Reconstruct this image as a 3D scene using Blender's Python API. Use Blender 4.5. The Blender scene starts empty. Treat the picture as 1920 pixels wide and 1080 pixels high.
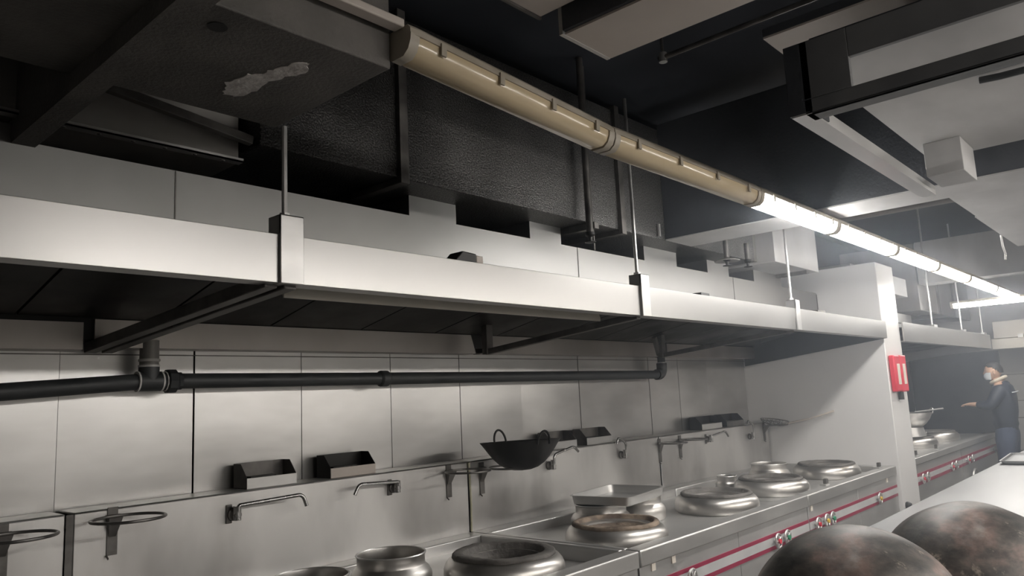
import bpy, bmesh, math, random
from mathutils import Vector, Matrix
random.seed(7)
PI = math.pi
SC = bpy.context.scene
COL = SC.collection

# ------------------------------------------------------------------ camera
cam_data = bpy.data.cameras.new('camera')
cam_data.sensor_width = 36.0
cam_data.lens = 1410.0 / 1920.0 * 36.0
cam_data.clip_start = 0.05
cam = bpy.data.objects.new('camera', cam_data)
COL.objects.link(cam)
YAW, PITCH, ROLL = 0.841579650, 0.146091748, -0.0480731968
fw = Vector((math.sin(YAW) * math.cos(PITCH), math.cos(YAW) * math.cos(PITCH), math.sin(PITCH)))
r0 = Vector((math.cos(YAW), -math.sin(YAW), 0))
u0 = r0.cross(fw)
rt = r0 * math.cos(ROLL) + u0 * math.sin(ROLL)
up = -r0 * math.sin(ROLL) + u0 * math.cos(ROLL)
cam.matrix_world = Matrix(((rt.x, up.x, -fw.x, 0), (rt.y, up.y, -fw.y, 0), (rt.z, up.z, -fw.z, 1.5), (0, 0, 0, 1)))
SC.camera = cam

# ------------------------------------------------------------------ world, exposure
world = bpy.data.worlds.new('room_air')
SC.world = world
world.use_nodes = True
world.node_tree.nodes['Background'].inputs[0].default_value = (0.55, 0.6, 0.7, 1)
world.node_tree.nodes['Background'].inputs[1].default_value = 0.02
SC.view_settings.view_transform = 'Standard'
SC.view_settings.look = 'None'
SC.view_settings.exposure = 1.82
SC.view_settings.gamma = 1.0
SC.view_settings.use_curve_mapping = False
LAMP = 12.5          # strength of a lit tube diffuser
HAZE = 0.031
LAMP_BACK = 17.0     # the kitchen's other row of tubes, behind the photographer

# ------------------------------------------------------------------ materials
def new_mat(name):
    m = bpy.data.materials.new(name)
    m.use_nodes = True
    nt = m.node_tree
    return m, nt, nt.nodes['Principled BSDF']

def node(nt, kind, **kw):
    n = nt.nodes.new(kind)
    for k, v in kw.items():
        if k in n.inputs:
            n.inputs[k].default_value = v
        else:
            setattr(n, k, v)
    return n

def ramp(nt, fac, stops):
    r = nt.nodes.new('ShaderNodeValToRGB')
    el = r.color_ramp.elements
    el[0].position, el[0].color = stops[0][0], (*stops[0][1], 1)
    el[1].position, el[1].color = stops[1][0], (*stops[1][1], 1)
    for p, c in stops[2:]:
        e = el.new(p)
        e.color = (*c, 1)
    nt.links.new(fac, r.inputs[0])
    return r.outputs[0]

def coords(nt, scale=(1, 1, 1)):
    tc = nt.nodes.new('ShaderNodeTexCoord')
    mp = nt.nodes.new('ShaderNodeMapping')
    mp.inputs['Scale'].default_value = scale
    nt.links.new(tc.outputs['Object'], mp.inputs[0])
    return mp.outputs[0]

def noise(nt, vec, scale, detail=4.0, rough=0.55):
    n = node(nt, 'ShaderNodeTexNoise', Scale=scale, Detail=detail, Roughness=rough)
    nt.links.new(vec, n.inputs['Vector'])
    return n.outputs[0]

def surface(name, c0, c1, scale=3.0, metal=0.0, r0=0.4, r1=0.6, stretch=(1, 1, 1), bump=0.0, bscale=30.0,
            bstretch=None, lo=0.35, hi=0.65, detail=4.0):
    """a two-tone, slightly uneven surface; colour and gloss follow one noise"""
    m, nt, b = new_mat(name)
    f = noise(nt, coords(nt, stretch), scale, detail)
    nt.links.new(ramp(nt, f, [(lo, c0), (hi, c1)]), b.inputs['Base Color'])
    b.inputs['Metallic'].default_value = metal
    mr = node(nt, 'ShaderNodeMapRange')
    mr.inputs[1].default_value, mr.inputs[2].default_value = lo, hi
    mr.inputs[3].default_value, mr.inputs[4].default_value = r0, r1
    nt.links.new(f, mr.inputs[0])
    nt.links.new(mr.outputs[0], b.inputs['Roughness'])
    if bump:
        f2 = noise(nt, coords(nt, bstretch or stretch), bscale, 3.0)
        bp = node(nt, 'ShaderNodeBump', Strength=bump, Distance=0.01)
        nt.links.new(f2, bp.inputs['Height'])
        nt.links.new(bp.outputs[0], b.inputs['Normal'])
    return m

def glow(name, col, strength):
    m, nt, b = new_mat(name)
    b.inputs['Base Color'].default_value = (0.8, 0.8, 0.78, 1)
    b.inputs['Roughness'].default_value = 0.35
    b.inputs['Emission Color'].default_value = (*col, 1)
    b.inputs['Emission Strength'].default_value = strength
    return m

M = {}
M['steel_wall'] = surface('brushed_steel_cladding', (0.44, 0.435, 0.425), (0.74, 0.73, 0.715), 1.1, 0.85, 0.31, 0.44, (0.8, 1, 2.2), 0.06, 3.5, (0.3, 1, 4), 0.3, 0.7)
M['steel_splash'] = surface('brushed_steel_backsplash', (0.48, 0.47, 0.46), (0.70, 0.69, 0.675), 1.5, 0.8, 0.32, 0.48, (1.6, 1, 0.7), 0.05, 5.0, (3, 1, 0.6))
M['steel'] = surface('brushed_steel', (0.50, 0.495, 0.485), (0.60, 0.595, 0.585), 2.5, 0.75, 0.31, 0.44, (1, 1, 3), 0.02, 20.0)
M['steel_bright'] = surface('polished_hood_steel', (0.37, 0.365, 0.355), (0.44, 0.435, 0.425), 0.9, 0.92, 0.30, 0.36, (1, 1, 0.4), 0.0, 2.2, None, 0.2, 0.8, 1.0)
M['steel_pot'] = surface('spun_pot_steel', (0.46, 0.445, 0.425), (0.58, 0.565, 0.545), 4.0, 0.9, 0.31, 0.42)
M['steel_dark'] = surface('dim_greasy_steel', (0.014, 0.0135, 0.013), (0.03, 0.029, 0.028), 3.0, 0.4, 0.38, 0.6)  # greasy steel, darkened further for the low light under the hood
M['gutter'] = surface('gutter_steel', (0.40, 0.375, 0.35), (0.52, 0.49, 0.465), 2.0, 0.85, 0.36, 0.5, (1, 1, 0.5))
M['bar_dark'] = surface('darkened_bar_steel', (0.10, 0.095, 0.09), (0.2, 0.19, 0.18), 9.0, 0.6, 0.4, 0.6)
M['plenum'] = surface('dull_plenum_steel', (0.24, 0.237, 0.232), (0.30, 0.297, 0.29), 1.3, 0.85, 0.38, 0.46)
M['partition'] = surface('satin_partition_steel', (0.74, 0.735, 0.735), (0.79, 0.785, 0.785), 1.0, 0.15, 0.42, 0.55)
M['duct_dark'] = surface('haze_tinted_duct_wrap', (0.045, 0.048, 0.055), (0.075, 0.08, 0.09), 2.5, 0.2, 0.5, 0.7, (1, 1, 1), 0.25, 60.0)  # lifted towards blue so the colour carries the lamps' haze glow
M['duct'] = surface('dull_galvanised_sheet', (0.25, 0.24, 0.225), (0.38, 0.365, 0.35), 2.6, 0.45, 0.45, 0.65, (1, 1, 1), 0.05, 4.0)
M['duct_warm'] = surface('stained_duct_sheet', (0.50, 0.445, 0.40), (0.58, 0.525, 0.48), 2.0, 0.1, 0.5, 0.7)
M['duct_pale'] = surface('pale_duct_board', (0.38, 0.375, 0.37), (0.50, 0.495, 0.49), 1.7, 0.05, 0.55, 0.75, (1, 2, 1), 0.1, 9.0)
M['insul'] = surface('grey_insulation_board', (0.085, 0.08, 0.074), (0.15, 0.14, 0.13), 5.0, 0.0, 0.6, 0.8, (1, 1, 1), 0.35, 90.0)
M['peel'] = surface('peeled_plaster', (0.45, 0.42, 0.4), (0.72, 0.69, 0.66), 22.0, 0.0, 0.7, 0.9, (1, 1, 1), 0.4, 60.0)
M['ceiling'] = surface('haze_tinted_slab', (0.022, 0.025, 0.032), (0.05, 0.055, 0.068), 1.4, 0.0, 0.6, 0.8)  # dark slab; its bluish cast stands in for haze round the lamps
M['floor'] = surface('wet_grey_tile', (0.18, 0.175, 0.17), (0.26, 0.25, 0.24), 2.0, 0.0, 0.25, 0.5)
M['white_wall'] = surface('pale_wall_tile', (0.60, 0.59, 0.57), (0.68, 0.67, 0.65), 1.5, 0.0, 0.3, 0.45)
M['iron'] = surface('seasoned_wok_iron', (0.012, 0.012, 0.012), (0.03, 0.029, 0.028), 6.0, 0.5, 0.35, 0.55)
M['pipe'] = surface('dark_painted_pipe', (0.028, 0.031, 0.033), (0.05, 0.053, 0.055), 7.0, 0.1, 0.4, 0.6)
M['white_paint'] = surface('white_thread_tape', (0.55, 0.54, 0.52), (0.68, 0.66, 0.64), 9.0)
M['lens_off'] = surface('yellowed_diffuser', (0.46, 0.36, 0.215), (0.56, 0.46, 0.31), 1.0, 0.0, 0.12, 0.2, (0.5, 6, 6), 0.0, 1.0, None, 0.3, 0.7)
M['housing'] = surface('grey_lamp_housing', (0.32, 0.285, 0.225), (0.40, 0.36, 0.30), 6.0, 0.0, 0.4, 0.55)
M['frame'] = surface('dark_frame_sheet', (0.12, 0.122, 0.125), (0.19, 0.19, 0.19), 2.6, 0.3, 0.45, 0.65)
M['chrome'] = surface('worn_chrome', (0.34, 0.335, 0.33), (0.46, 0.455, 0.45), 9.0, 1.0, 0.16, 0.3)
M['wire'] = surface('dull_wire_steel', (0.16, 0.155, 0.15), (0.26, 0.25, 0.24), 12.0, 0.8, 0.3, 0.45)
M['front'] = surface('stove_front_steel', (0.42, 0.415, 0.41), (0.52, 0.515, 0.51), 1.8, 0.5, 0.31, 0.42, (1, 1, 2))
M['lens_on'] = glow('lit_diffuser', (1.0, 0.975, 0.94), LAMP)
M['lens_dim'] = glow('half_lit_diffuser', (1.0, 0.88, 0.68), LAMP * 0.13)
M['lens_back'] = glow('lit_diffuser_rear_row', (1.0, 0.955, 0.90), LAMP_BACK)
M['red_tape'] = surface('crimson_tape', (0.27, 0.022, 0.06), (0.33, 0.035, 0.08), 8.0, 0.0, 0.3, 0.45)
M['white_tape'] = surface('white_tape', (0.46, 0.465, 0.47), (0.54, 0.54, 0.54), 8.0, 0.0, 0.3, 0.45)
M['red_box'] = surface('red_fire_box', (0.68, 0.03, 0.06), (0.78, 0.05, 0.09), 5.0, 0.0, 0.35, 0.5)
M['cream'] = surface('cream_label', (0.72, 0.66, 0.58), (0.8, 0.74, 0.66), 9.0, 0.0, 0.5, 0.6)
M['yellow'] = surface('yellow_paint', (0.75, 0.5, 0.06), (0.8, 0.55, 0.1), 9.0, 0.0, 0.4, 0.5)
M['green'] = surface('green_paint', (0.02, 0.22, 0.11), (0.03, 0.28, 0.14), 9.0, 0.0, 0.4, 0.5)
M['black'] = surface('black_plastic', (0.012, 0.012, 0.012), (0.022, 0.022, 0.022), 9.0, 0.0, 0.4, 0.5)
M['brick'] = surface('burnt_refractory', (0.10, 0.072, 0.052), (0.30, 0.235, 0.18), 9.0, 0.0, 0.7, 0.9, (1, 1, 1), 0.5, 45.0, None, 0.4, 0.62)
M['brick_grey'] = surface('grey_burnt_refractory', (0.075, 0.07, 0.065), (0.16, 0.15, 0.14), 9.0, 0.0, 0.6, 0.85, (1, 1, 1), 0.5, 45.0)
M['soot'] = surface('burner_soot', (0.03, 0.026, 0.022), (0.16, 0.13, 0.10), 14.0, 0.0, 0.6, 0.9, (1, 1, 0.2))
M['silicone'] = surface('yellowed_sealant', (0.42, 0.40, 0.28), (0.55, 0.53, 0.4), 15.0)
M['table'] = surface('bright_table_steel', (0.26, 0.265, 0.27), (0.33, 0.335, 0.34), 2.0, 0.65, 0.36, 0.48, (0.6, 4, 1))
M['far_dark'] = surface('shade_dark_cladding', (0.07, 0.072, 0.08), (0.12, 0.122, 0.132), 1.6, 0.5, 0.4, 0.6)  # dark wall sheet with the hood's shade mixed into its colour
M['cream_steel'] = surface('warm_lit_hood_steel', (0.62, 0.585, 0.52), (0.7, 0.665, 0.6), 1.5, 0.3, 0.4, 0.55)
M['skin'] = surface('skin', (0.50, 0.31, 0.22), (0.56, 0.36, 0.26), 9.0, 0.0, 0.5, 0.6)
M['navy'] = surface('navy_quilted_cloth', (0.010, 0.014, 0.026), (0.02, 0.027, 0.048), 6.0, 0.0, 0.5, 0.7)
M['jeans'] = surface('blue_grey_trousers', (0.03, 0.042, 0.08), (0.06, 0.078, 0.13), 8.0, 0.0, 0.7, 0.9)
M['hair'] = surface('dark_cropped_hair', (0.012, 0.01, 0.009), (0.03, 0.026, 0.022), 40.0, 0.0, 0.5, 0.7, (1, 1, 1), 0.4, 120.0)
M['mask'] = surface('white_face_mask', (0.68, 0.72, 0.76), (0.76, 0.79, 0.82), 9.0, 0.0, 0.7, 0.8)
M['fleece'] = surface('cream_fleece_collar', (0.55, 0.5, 0.4), (0.66, 0.6, 0.5), 30.0, 0.0, 0.8, 0.9, (1, 1, 1), 0.6, 90.0)

def foil_material():
    m, nt, b = new_mat('sooty_embossed_foil')
    v = coords(nt)
    vo = node(nt, 'ShaderNodeTexNoise', Scale=130.0, Detail=2.0)
    nt.links.new(v, vo.inputs['Vector'])
    dirt = noise(nt, v, 1.1, 3.0)
    c1 = ramp(nt, vo.outputs[0], [(0.35, (0.07, 0.069, 0.068)), (0.72, (0.27, 0.265, 0.26))])
    c2 = ramp(nt, dirt, [(0.36, (0.25, 0.25, 0.25)), (0.62, (0.9, 0.9, 0.9))])
    mx = nt.nodes.new('ShaderNodeMix')
    mx.data_type = 'RGBA'
    mx.blend_type = 'MULTIPLY'
    mx.inputs[0].default_value = 1.0
    nt.links.new(c1, mx.inputs[6])
    nt.links.new(c2, mx.inputs[7])
    nt.links.new(mx.outputs[2], b.inputs['Base Color'])
    b.inputs['Metallic'].default_value = 0.55
    b.inputs['Roughness'].default_value = 0.42
    bp = node(nt, 'ShaderNodeBump', Strength=0.5, Distance=0.01)
    nt.links.new(vo.outputs[0], bp.inputs['Height'])
    nt.links.new(bp.outputs[0], b.inputs['Normal'])
    return m
M['foil'] = foil_material()

def old_wok_material():
    m, nt, b = new_mat('worn_wok_back')
    v = coords(nt, (1, 1, 1.6))
    a = noise(nt, v, 4.2, 6.0, 0.62)
    f = noise(nt, v, 15.0, 5.0, 0.6)
    s = noise(nt, coords(nt, (1.4, 1, 0.7)), 6.0, 7.0, 0.7)
    c = ramp(nt, a, [(0.34, (0.06, 0.061, 0.06)), (0.47, (0.13, 0.115, 0.108)), (0.55, (0.22, 0.165, 0.15)), (0.68, (0.33, 0.315, 0.305))])
    fine = ramp(nt, f, [(0.35, (0.6, 0.6, 0.6)), (0.65, (1.25, 1.2, 1.15))])
    mx = nt.nodes.new('ShaderNodeMix')
    mx.data_type = 'RGBA'
    mx.blend_type = 'MULTIPLY'
    mx.inputs[0].default_value = 1.0
    nt.links.new(c, mx.inputs[6])
    nt.links.new(fine, mx.inputs[7])
    chips = ramp(nt, s, [(0.60, (0, 0, 0)), (0.66, (1, 1, 1))])
    m2 = nt.nodes.new('ShaderNodeMix')
    m2.data_type = 'RGBA'
    nt.links.new(chips, m2.inputs[0])
    nt.links.new(mx.outputs[2], m2.inputs[6])
    m2.inputs[7].default_value = (0.36, 0.31, 0.26, 1)
    nt.links.new(m2.outputs[2], b.inputs['Base Color'])
    b.inputs['Metallic'].default_value = 0.12
    rr = node(nt, 'ShaderNodeMapRange')
    rr.inputs[3].default_value, rr.inputs[4].default_value = 0.38, 0.62
    nt.links.new(a, rr.inputs[0])
    nt.links.new(rr.outputs[0], b.inputs['Roughness'])
    bp = node(nt, 'ShaderNodeBump', Strength=0.15, Distance=0.01)
    nt.links.new(f, bp.inputs['Height'])
    nt.links.new(bp.outputs[0], b.inputs['Normal'])
    return m
M['old_wok'] = old_wok_material()

# ------------------------------------------------------------------ mesh helpers
def B():
    return bmesh.new()

def box(bm, x0, x1, y0, y1, z0, z1, mtx=None):
    vs = [bm.verts.new((x, y, z)) for x in (x0, x1) for y in (y0, y1) for z in (z0, z1)]
    if mtx is not None:
        for v in vs:
            v.co = mtx @ v.co
    for f in ((0, 1, 3, 2), (4, 6, 7, 5), (0, 4, 5, 1), (2, 3, 7, 6), (0, 2, 6, 4), (1, 5, 7, 3)):
        bm.faces.new([vs[i] for i in f])
    return bm

def prism(bm, poly, axis, a, b):
    """extrude a 2-D polygon along an axis: x -> poly is (y,z); y -> (x,z); z -> (x,y)"""
    def p3(p, t):
        return (t, p[0], p[1]) if axis == 'x' else (p[0], t, p[1]) if axis == 'y' else (p[0], p[1], t)
    A = [bm.verts.new(p3(p, a)) for p in poly]
    C = [bm.verts.new(p3(p, b)) for p in poly]
    n = len(poly)
    bm.faces.new(A)
    bm.faces.new(C[::-1])
    for i in range(n):
        bm.faces.new((A[i], C[i], C[(i + 1) % n], A[(i + 1) % n]))
    return bm

def frame_at(d, ref=None):
    d = d.normalized()
    if ref is None:
        ref = Vector((0, 0, 1)) if abs(d.z) < 0.95 else Vector((1, 0, 0))
    s = d.cross(ref).normalized()
    return s, s.cross(d).normalized()

def tube(bm, pts, r, seg=12, closed=False, caps=True, squash=None):
    pts = [Vector(p) for p in pts]
    n = len(pts)
    rs = r if isinstance(r, (list, tuple)) else [r] * n
    rings = []
    side = None
    for i, p in enumerate(pts):
        if closed:
            d = pts[(i + 1) % n] - pts[i - 1]
        else:
            d = pts[min(i + 1, n - 1)] - pts[max(i - 1, 0)]
        d.normalize()
        if side is None:
            s, t = frame_at(d)
        else:
            s = (side - d * side.dot(d)).normalized()
            t = d.cross(s) * -1
            t = s.cross(d)
        side = s
        ring = []
        for k in range(seg):
            a = 2 * PI * k / seg
            ring.append(bm.verts.new(p + s * (rs[i] * math.cos(a)) + t * (rs[i] * math.sin(a))))
        rings.append(ring)
    m = n if closed else n - 1
    for i in range(m):
        A, C = rings[i], rings[(i + 1) % n]
        for k in range(seg):
            bm.faces.new((A[k], A[(k + 1) % seg], C[(k + 1) % seg], C[k]))
    if caps and not closed:
        bm.faces.new(rings[0][::-1])
        bm.faces.new(rings[-1])
    return bm

def bar(bm, p, q, w, h, ref=(0, 0, 1)):
    """rectangular bar from p to q, w across, h along ref"""
    p, q = Vector(p), Vector(q)
    d = (q - p).normalized()
    s = d.cross(Vector(ref)).normalized()
    t = s.cross(d).normalized()
    vs = []
    for c in (p, q):
        for a, b_ in ((-1, -1), (1, -1), (1, 1), (-1, 1)):
            vs.append(bm.verts.new(c + s * (a * w / 2) + t * (b_ * h / 2)))
    for f in ((3, 2, 1, 0), (4, 5, 6, 7), (0, 1, 5, 4), (1, 2, 6, 5), (2, 3, 7, 6), (3, 0, 4, 7)):
        bm.faces.new([vs[i] for i in f])
    return bm

def lathe(bm, prof, c, seg=48, mtx=None):
    """revolve (r,z) points about the vertical through c"""
    c = Vector(c)
    rings = []
    for r, z in prof:
        if r < 1e-5:
            rings.append([bm.verts.new(c + Vector((0, 0, z)))])
        else:
            rings.append([bm.verts.new(c + Vector((r * math.cos(2 * PI * k / seg), r * math.sin(2 * PI * k / seg), z))) for k in range(seg)])
    if mtx is not None:
        for R in rings:
            for v in R:
                v.co = c + mtx @ (v.co - c)
    for A, C in zip(rings, rings[1:]):
        for k in range(seg):
            j = (k + 1) % seg
            if len(A) == 1 and len(C) == 1:
                continue
            if len(A) == 1:
                bm.faces.new((A[0], C[j], C[k]))
            elif len(C) == 1:
                bm.faces.new((A[k], A[j], C[0]))
            else:
                bm.faces.new((A[k], A[j], C[j], C[k]))
    return bm

def arc(c, r, a0, a1, n, plane='xy', z=0.0):
    out = []
    for i in range(n + 1):
        a = a0 + (a1 - a0) * i / n
        u, v = r * math.cos(a), r * math.sin(a)
        if plane == 'xy':
            out.append((c[0] + u, c[1] + v, c[2]))
        elif plane == 'xz':
            out.append((c[0] + u, c[1], c[2] + v))
        else:
            out.append((c[0], c[1] + u, c[2] + v))
    return out

ORIGIN = {}

def link(name, bm, mat, parent=None, bevel=0.0, at=None, sharp=34, subsurf=0, thick=0.0):
    """one mesh object from world-space geometry; the origin goes to the parent's base (or to `at`)"""
    o0 = Vector(ORIGIN[parent]) if parent is not None else Vector(at or (0, 0, 0))
    for v in bm.verts:
        v.co -= o0
    bmesh.ops.recalc_face_normals(bm, faces=bm.faces)
    lim = math.radians(sharp)
    for e in bm.edges:
        e.smooth = len(e.link_faces) == 2 and e.calc_face_angle(0) < lim
    for f in bm.faces:
        f.smooth = True
    me = bpy.data.meshes.new(name)
    bm.to_mesh(me)
    bm.free()
    me.materials.append(M[mat] if isinstance(mat, str) else mat)
    o = bpy.data.objects.new(name, me)
    COL.objects.link(o)
    if parent is not None:
        o.parent = parent
    else:
        o.location = o0
    ORIGIN[o] = tuple(o0)
    if thick:
        md = o.modifiers.new('thickness', 'SOLIDIFY')
        md.thickness = thick
        md.offset = 0
    if bevel:
        md = o.modifiers.new('bevel', 'BEVEL')
        md.width = bevel
        md.segments = 2
        md.limit_method = 'ANGLE'
        md.angle_limit = math.radians(40)
        md.harden_normals = False
    if subsurf:
        md = o.modifiers.new('smooth', 'SUBSURF')
        md.levels = md.render_levels = subsurf
    return o

def tag(o, label, cat, group=None):
    o['label'] = label
    o['category'] = cat
    if group:
        o['group'] = group
    return o

def thing(name, label, cat, at, group=None):
    o = bpy.data.objects.new(name, None)
    o.empty_display_size = 0.1
    COL.objects.link(o)
    o.location = at
    ORIGIN[o] = tuple(at)
    return tag(o, label, cat, group)

def structure(name, bm, mat, bevel=0.0):
    o = link(name, bm, mat, None, bevel)
    o['kind'] = 'structure'
    return o

def copy_tree(src, loc, label, cat=None, group=None):
    def rec(o, par):
        c = o.copy()
        COL.objects.link(c)
        if par is not None:
            c.parent = par
        for ch in list(o.children):
            rec(ch, c)
        return c
    r = rec(src, None)
    r.location = loc
    ORIGIN[r] = tuple(loc)
    tag(r, label, cat or src['category'], group)
    return r

# ------------------------------------------------------------------ the room
WY = 3.25
structure('floor', box(B(), -3, 12.6, -3.2, WY, -0.1, 0), 'floor')
structure('ceiling', box(B(), -3, 12.6, -3.2, WY, 3.3, 3.4), 'ceiling')
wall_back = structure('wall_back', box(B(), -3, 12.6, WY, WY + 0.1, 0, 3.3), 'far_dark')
structure('wall_front', box(B(), -3, 12.6, -3.3, -3.2, 0, 3.3), 'white_wall')
structure('wall_left', box(B(), -3.1, -3, -3.2, WY, 0, 3.3), 'white_wall')
wall_right = structure('wall_right', box(B(), 12.6, 12.7, -3.2, WY, 0, 3.3), 'white_wall')
# sheets of steel cladding above the backsplash shelf
seams = [-1.2, -0.2, 0.98, 1.50, 2.03, 2.573, 3.083, 3.62, 4.235, 4.70, 5.147, 5.60, 6.10, 6.668, 6.868]
for a, b_ in zip(seams, seams[1:]):
    gap = 0.010 if abs(a - 1.50) < 0.01 or abs(b_ - 6.10) < 0.01 else 0.003
    dy = random.uniform(-0.004, 0.004)
    bm = B()
    n = 10
    # thin sheet, very slightly dished as it hangs
    vs = []
    for i in range(n + 1):
        for j in range(7):
            x = a + gap / 2 + (b_ - a - gap) * i / n
            z = 1.10 + 0.80 * j / 6
            d = 0.006 * math.sin(PI * i / n) * math.sin(PI * min(j / 6 * 1.1, 1)) * (1 if int(a * 100) % 2 else -0.7)
            vs.append(bm.verts.new((x, 3.205 + dy + d, z)))
    for i in range(n):
        for j in range(6):
            k = i * 7 + j
            bm.faces.new((vs[k], vs[k + 7], vs[k + 8], vs[k + 1]))
    link('steel_sheet', bm, 'steel_wall', wall_back, thick=0.003)
# horizontal fold where the upper row of sheets begins
link('sheet_joint', box(B(), -1.2, 6.868, 3.196, 3.203, 1.748, 1.752), 'bar_dark', wall_back)
# dark, shade-toned cladding behind the far range
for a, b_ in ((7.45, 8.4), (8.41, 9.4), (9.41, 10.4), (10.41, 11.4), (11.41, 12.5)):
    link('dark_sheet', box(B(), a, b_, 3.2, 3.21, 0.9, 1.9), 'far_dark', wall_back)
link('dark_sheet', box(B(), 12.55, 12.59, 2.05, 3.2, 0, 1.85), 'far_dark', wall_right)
for z in (0.45, 0.9, 1.135, 1.5):
    link('tile_joint', box(B(), 12.592, 12.6, -3.1, 2.05, z, z + 0.012), 'duct', wall_right)
# stainless divider between the two cooking bays
structure('wall_middle', box(B(), 6.87, 7.36, 1.93, WY, 0, 2.52), 'partition', 0.006)

# thin cooking haze hanging in the room
hz = bpy.data.materials.new('cooking_haze')
hz.use_nodes = True
hz.node_tree.nodes.clear()
vo_ = hz.node_tree.nodes.new('ShaderNodeVolumeScatter')
vo_.inputs['Color'].default_value = (0.80, 0.88, 1.0, 1)
vo_.inputs['Density'].default_value = HAZE
vo_.inputs['Anisotropy'].default_value = 0.2
ou_ = hz.node_tree.nodes.new('ShaderNodeOutputMaterial')
hz.node_tree.links.new(vo_.outputs[0], ou_.inputs['Volume'])
haze = link('haze', box(B(), 2.3, 12.59, -3.19, WY - 0.01, 0.01, 3.29), hz)
haze['kind'] = 'stuff'
tag(haze, 'thin bluish cooking haze hanging in the air of the kitchen', 'haze')

# ------------------------------------------------------------------ tube light fittings
def profile_lens(w, h):
    return [(-w, 0.0), (-w * 0.97, -h * 0.35), (-w * 0.80, -h * 0.74), (-w * 0.45, -h), (w * 0.45, -h), (w * 0.80, -h * 0.74), (w * 0.97, -h * 0.35), (w, 0.0)]

def tube_light(p, q, label, lens, group, clips=True, detail=True):
    """weatherproof fluorescent fitting from p to q (bottom of the housing, centre line)"""
    p, q = Vector(p), Vector(q)
    t = thing('tube_light', label, 'light', tuple((p + q) / 2), group)
    d = (q - p).normalized()
    s = d.cross(Vector((0, 0, 1))).normalized()
    u = s.cross(d).normalized()
    L = (q - p).length
    def sweep(prof, a, b_, taper=0.0):
        bm = B()
        rows = []
        for k, off in ((1 - taper, a), (1, a + 0.03), (1, b_ - 0.03), (1 - taper, b_)):
            rows.append([bm.verts.new(p + d * off + s * (x * k) + u * (z * (k if z < 0 else 1))) for x, z in prof])
        n = len(prof)
        for A, C in zip(rows, rows[1:]):
            for i in range(n):
                bm.faces.new((A[i], A[(i + 1) % n], C[(i + 1) % n], C[i]))
        bm.faces.new(rows[0][::-1])
        bm.faces.new(rows[-1])
        return bm
    link('diffuser', sweep(profile_lens(0.050, 0.055), 0.012, L - 0.012, 0.22), lens, t, sharp=50)
    link('housing', sweep([(-0.054, -0.004), (0.054, -0.004), (0.052, 0.014), (0.04, 0.026), (-0.04, 0.026), (-0.052, 0.014)], 0.0, L, 0.08), 'housing', t)
    for a_, b2 in ((0.0, 0.03), (L - 0.03, L)):
        bm = B()
        pr = [(x * 1.03, z * 1.03) for x, z in profile_lens(0.050, 0.055)]
        A = [bm.verts.new(p + d * a_ + s * x + u * z) for x, z in pr]
        C = [bm.verts.new(p + d * b2 + s * x + u * z) for x, z in pr]
        bm.faces.new(A)
        bm.faces.new(C[::-1])
        for i in range(len(pr)):
            bm.faces.new((A[i], C[i], C[(i + 1) % len(pr)], A[(i + 1) % len(pr)]))
        link('end_cap', bm, 'housing', t, sharp=50)
    if clips:
        for k in (0.12, 0.37, 0.63, 0.88):
            for sd in (-1, 1):
                bm = B()
                c = p + d * (L * k) + s * (sd * 0.056)
                bar(bm, c - d * 0.009 + u * -0.012, c + d * 0.009 + u * -0.012, 0.006, 0.034, u)
                link('clip', bm, 'housing', t)
    return t

LZ = 2.375
row = 'row of tube lights along the hood'
tube_light((1.175, 1.40, 2.425), (2.07, 1.40, LZ), 'nearest unlit tube light with yellowed diffuser, by the grey insulated duct', 'lens_off', row)
tube_light((2.075, 1.40, LZ), (3.235, 1.40, LZ), 'second unlit yellowed tube light, just before the lit ones', 'lens_off', row)
tube_light((3.24, 1.40, LZ), (4.24, 1.40, LZ), 'glowing tube light nearest the camera, next to the unlit ones', 'lens_on', row)
tube_light((4.245, 1.40, LZ), (5.36, 1.40, LZ), 'second glowing tube light from the unlit ones, left of the steel divider top', 'lens_on', row)
tube_light((5.365, 1.40, LZ), (6.45, 1.40, LZ), 'third glowing tube light, just before the dim fitting', 'lens_on', row)
tube_light((6.455, 1.40, LZ), (7.55, 1.40, LZ), 'dim half-lit tube light between two glowing ones', 'lens_dim', row, False)
tube_light((7.555, 1.40, LZ), (8.75, 1.40, LZ), 'glowing tube light just beyond the dim fitting', 'lens_on', row, False)
tube_light((8.755, 1.40, LZ), (10.0, 1.40, LZ), 'farthest glowing tube light at the right end of the row', 'lens_on', row, False)
tube_light((10.07, 2.05, 2.36), (10.07, 1.22, 2.36), 'glowing tube light crossing the far end of the row', 'lens_on', None, False)
# the kitchen's second row of fittings, above the aisle behind the photographer
for i, x in enumerate((1.2, 2.6, 4.0, 5.4, 6.8)):
    tube_light((x, -1.15, 2.30), (x + 1.2, -1.15, 2.30), 'lit tube light in the second row over the aisle behind the worktable', 'lens_back', 'second row of tube lights over the aisle', False)
# metal conduit leading to the first fitting
tag(link('conduit', bar(B(), (0.45, 1.385, 2.452), (1.17, 1.385, 2.452), 0.04, 0.022), 'duct_warm', None, 0.004, (0.45, 1.385, 2.44)),
    'narrow cable trunking leading up to the nearest unlit tube light', 'conduit')

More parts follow.
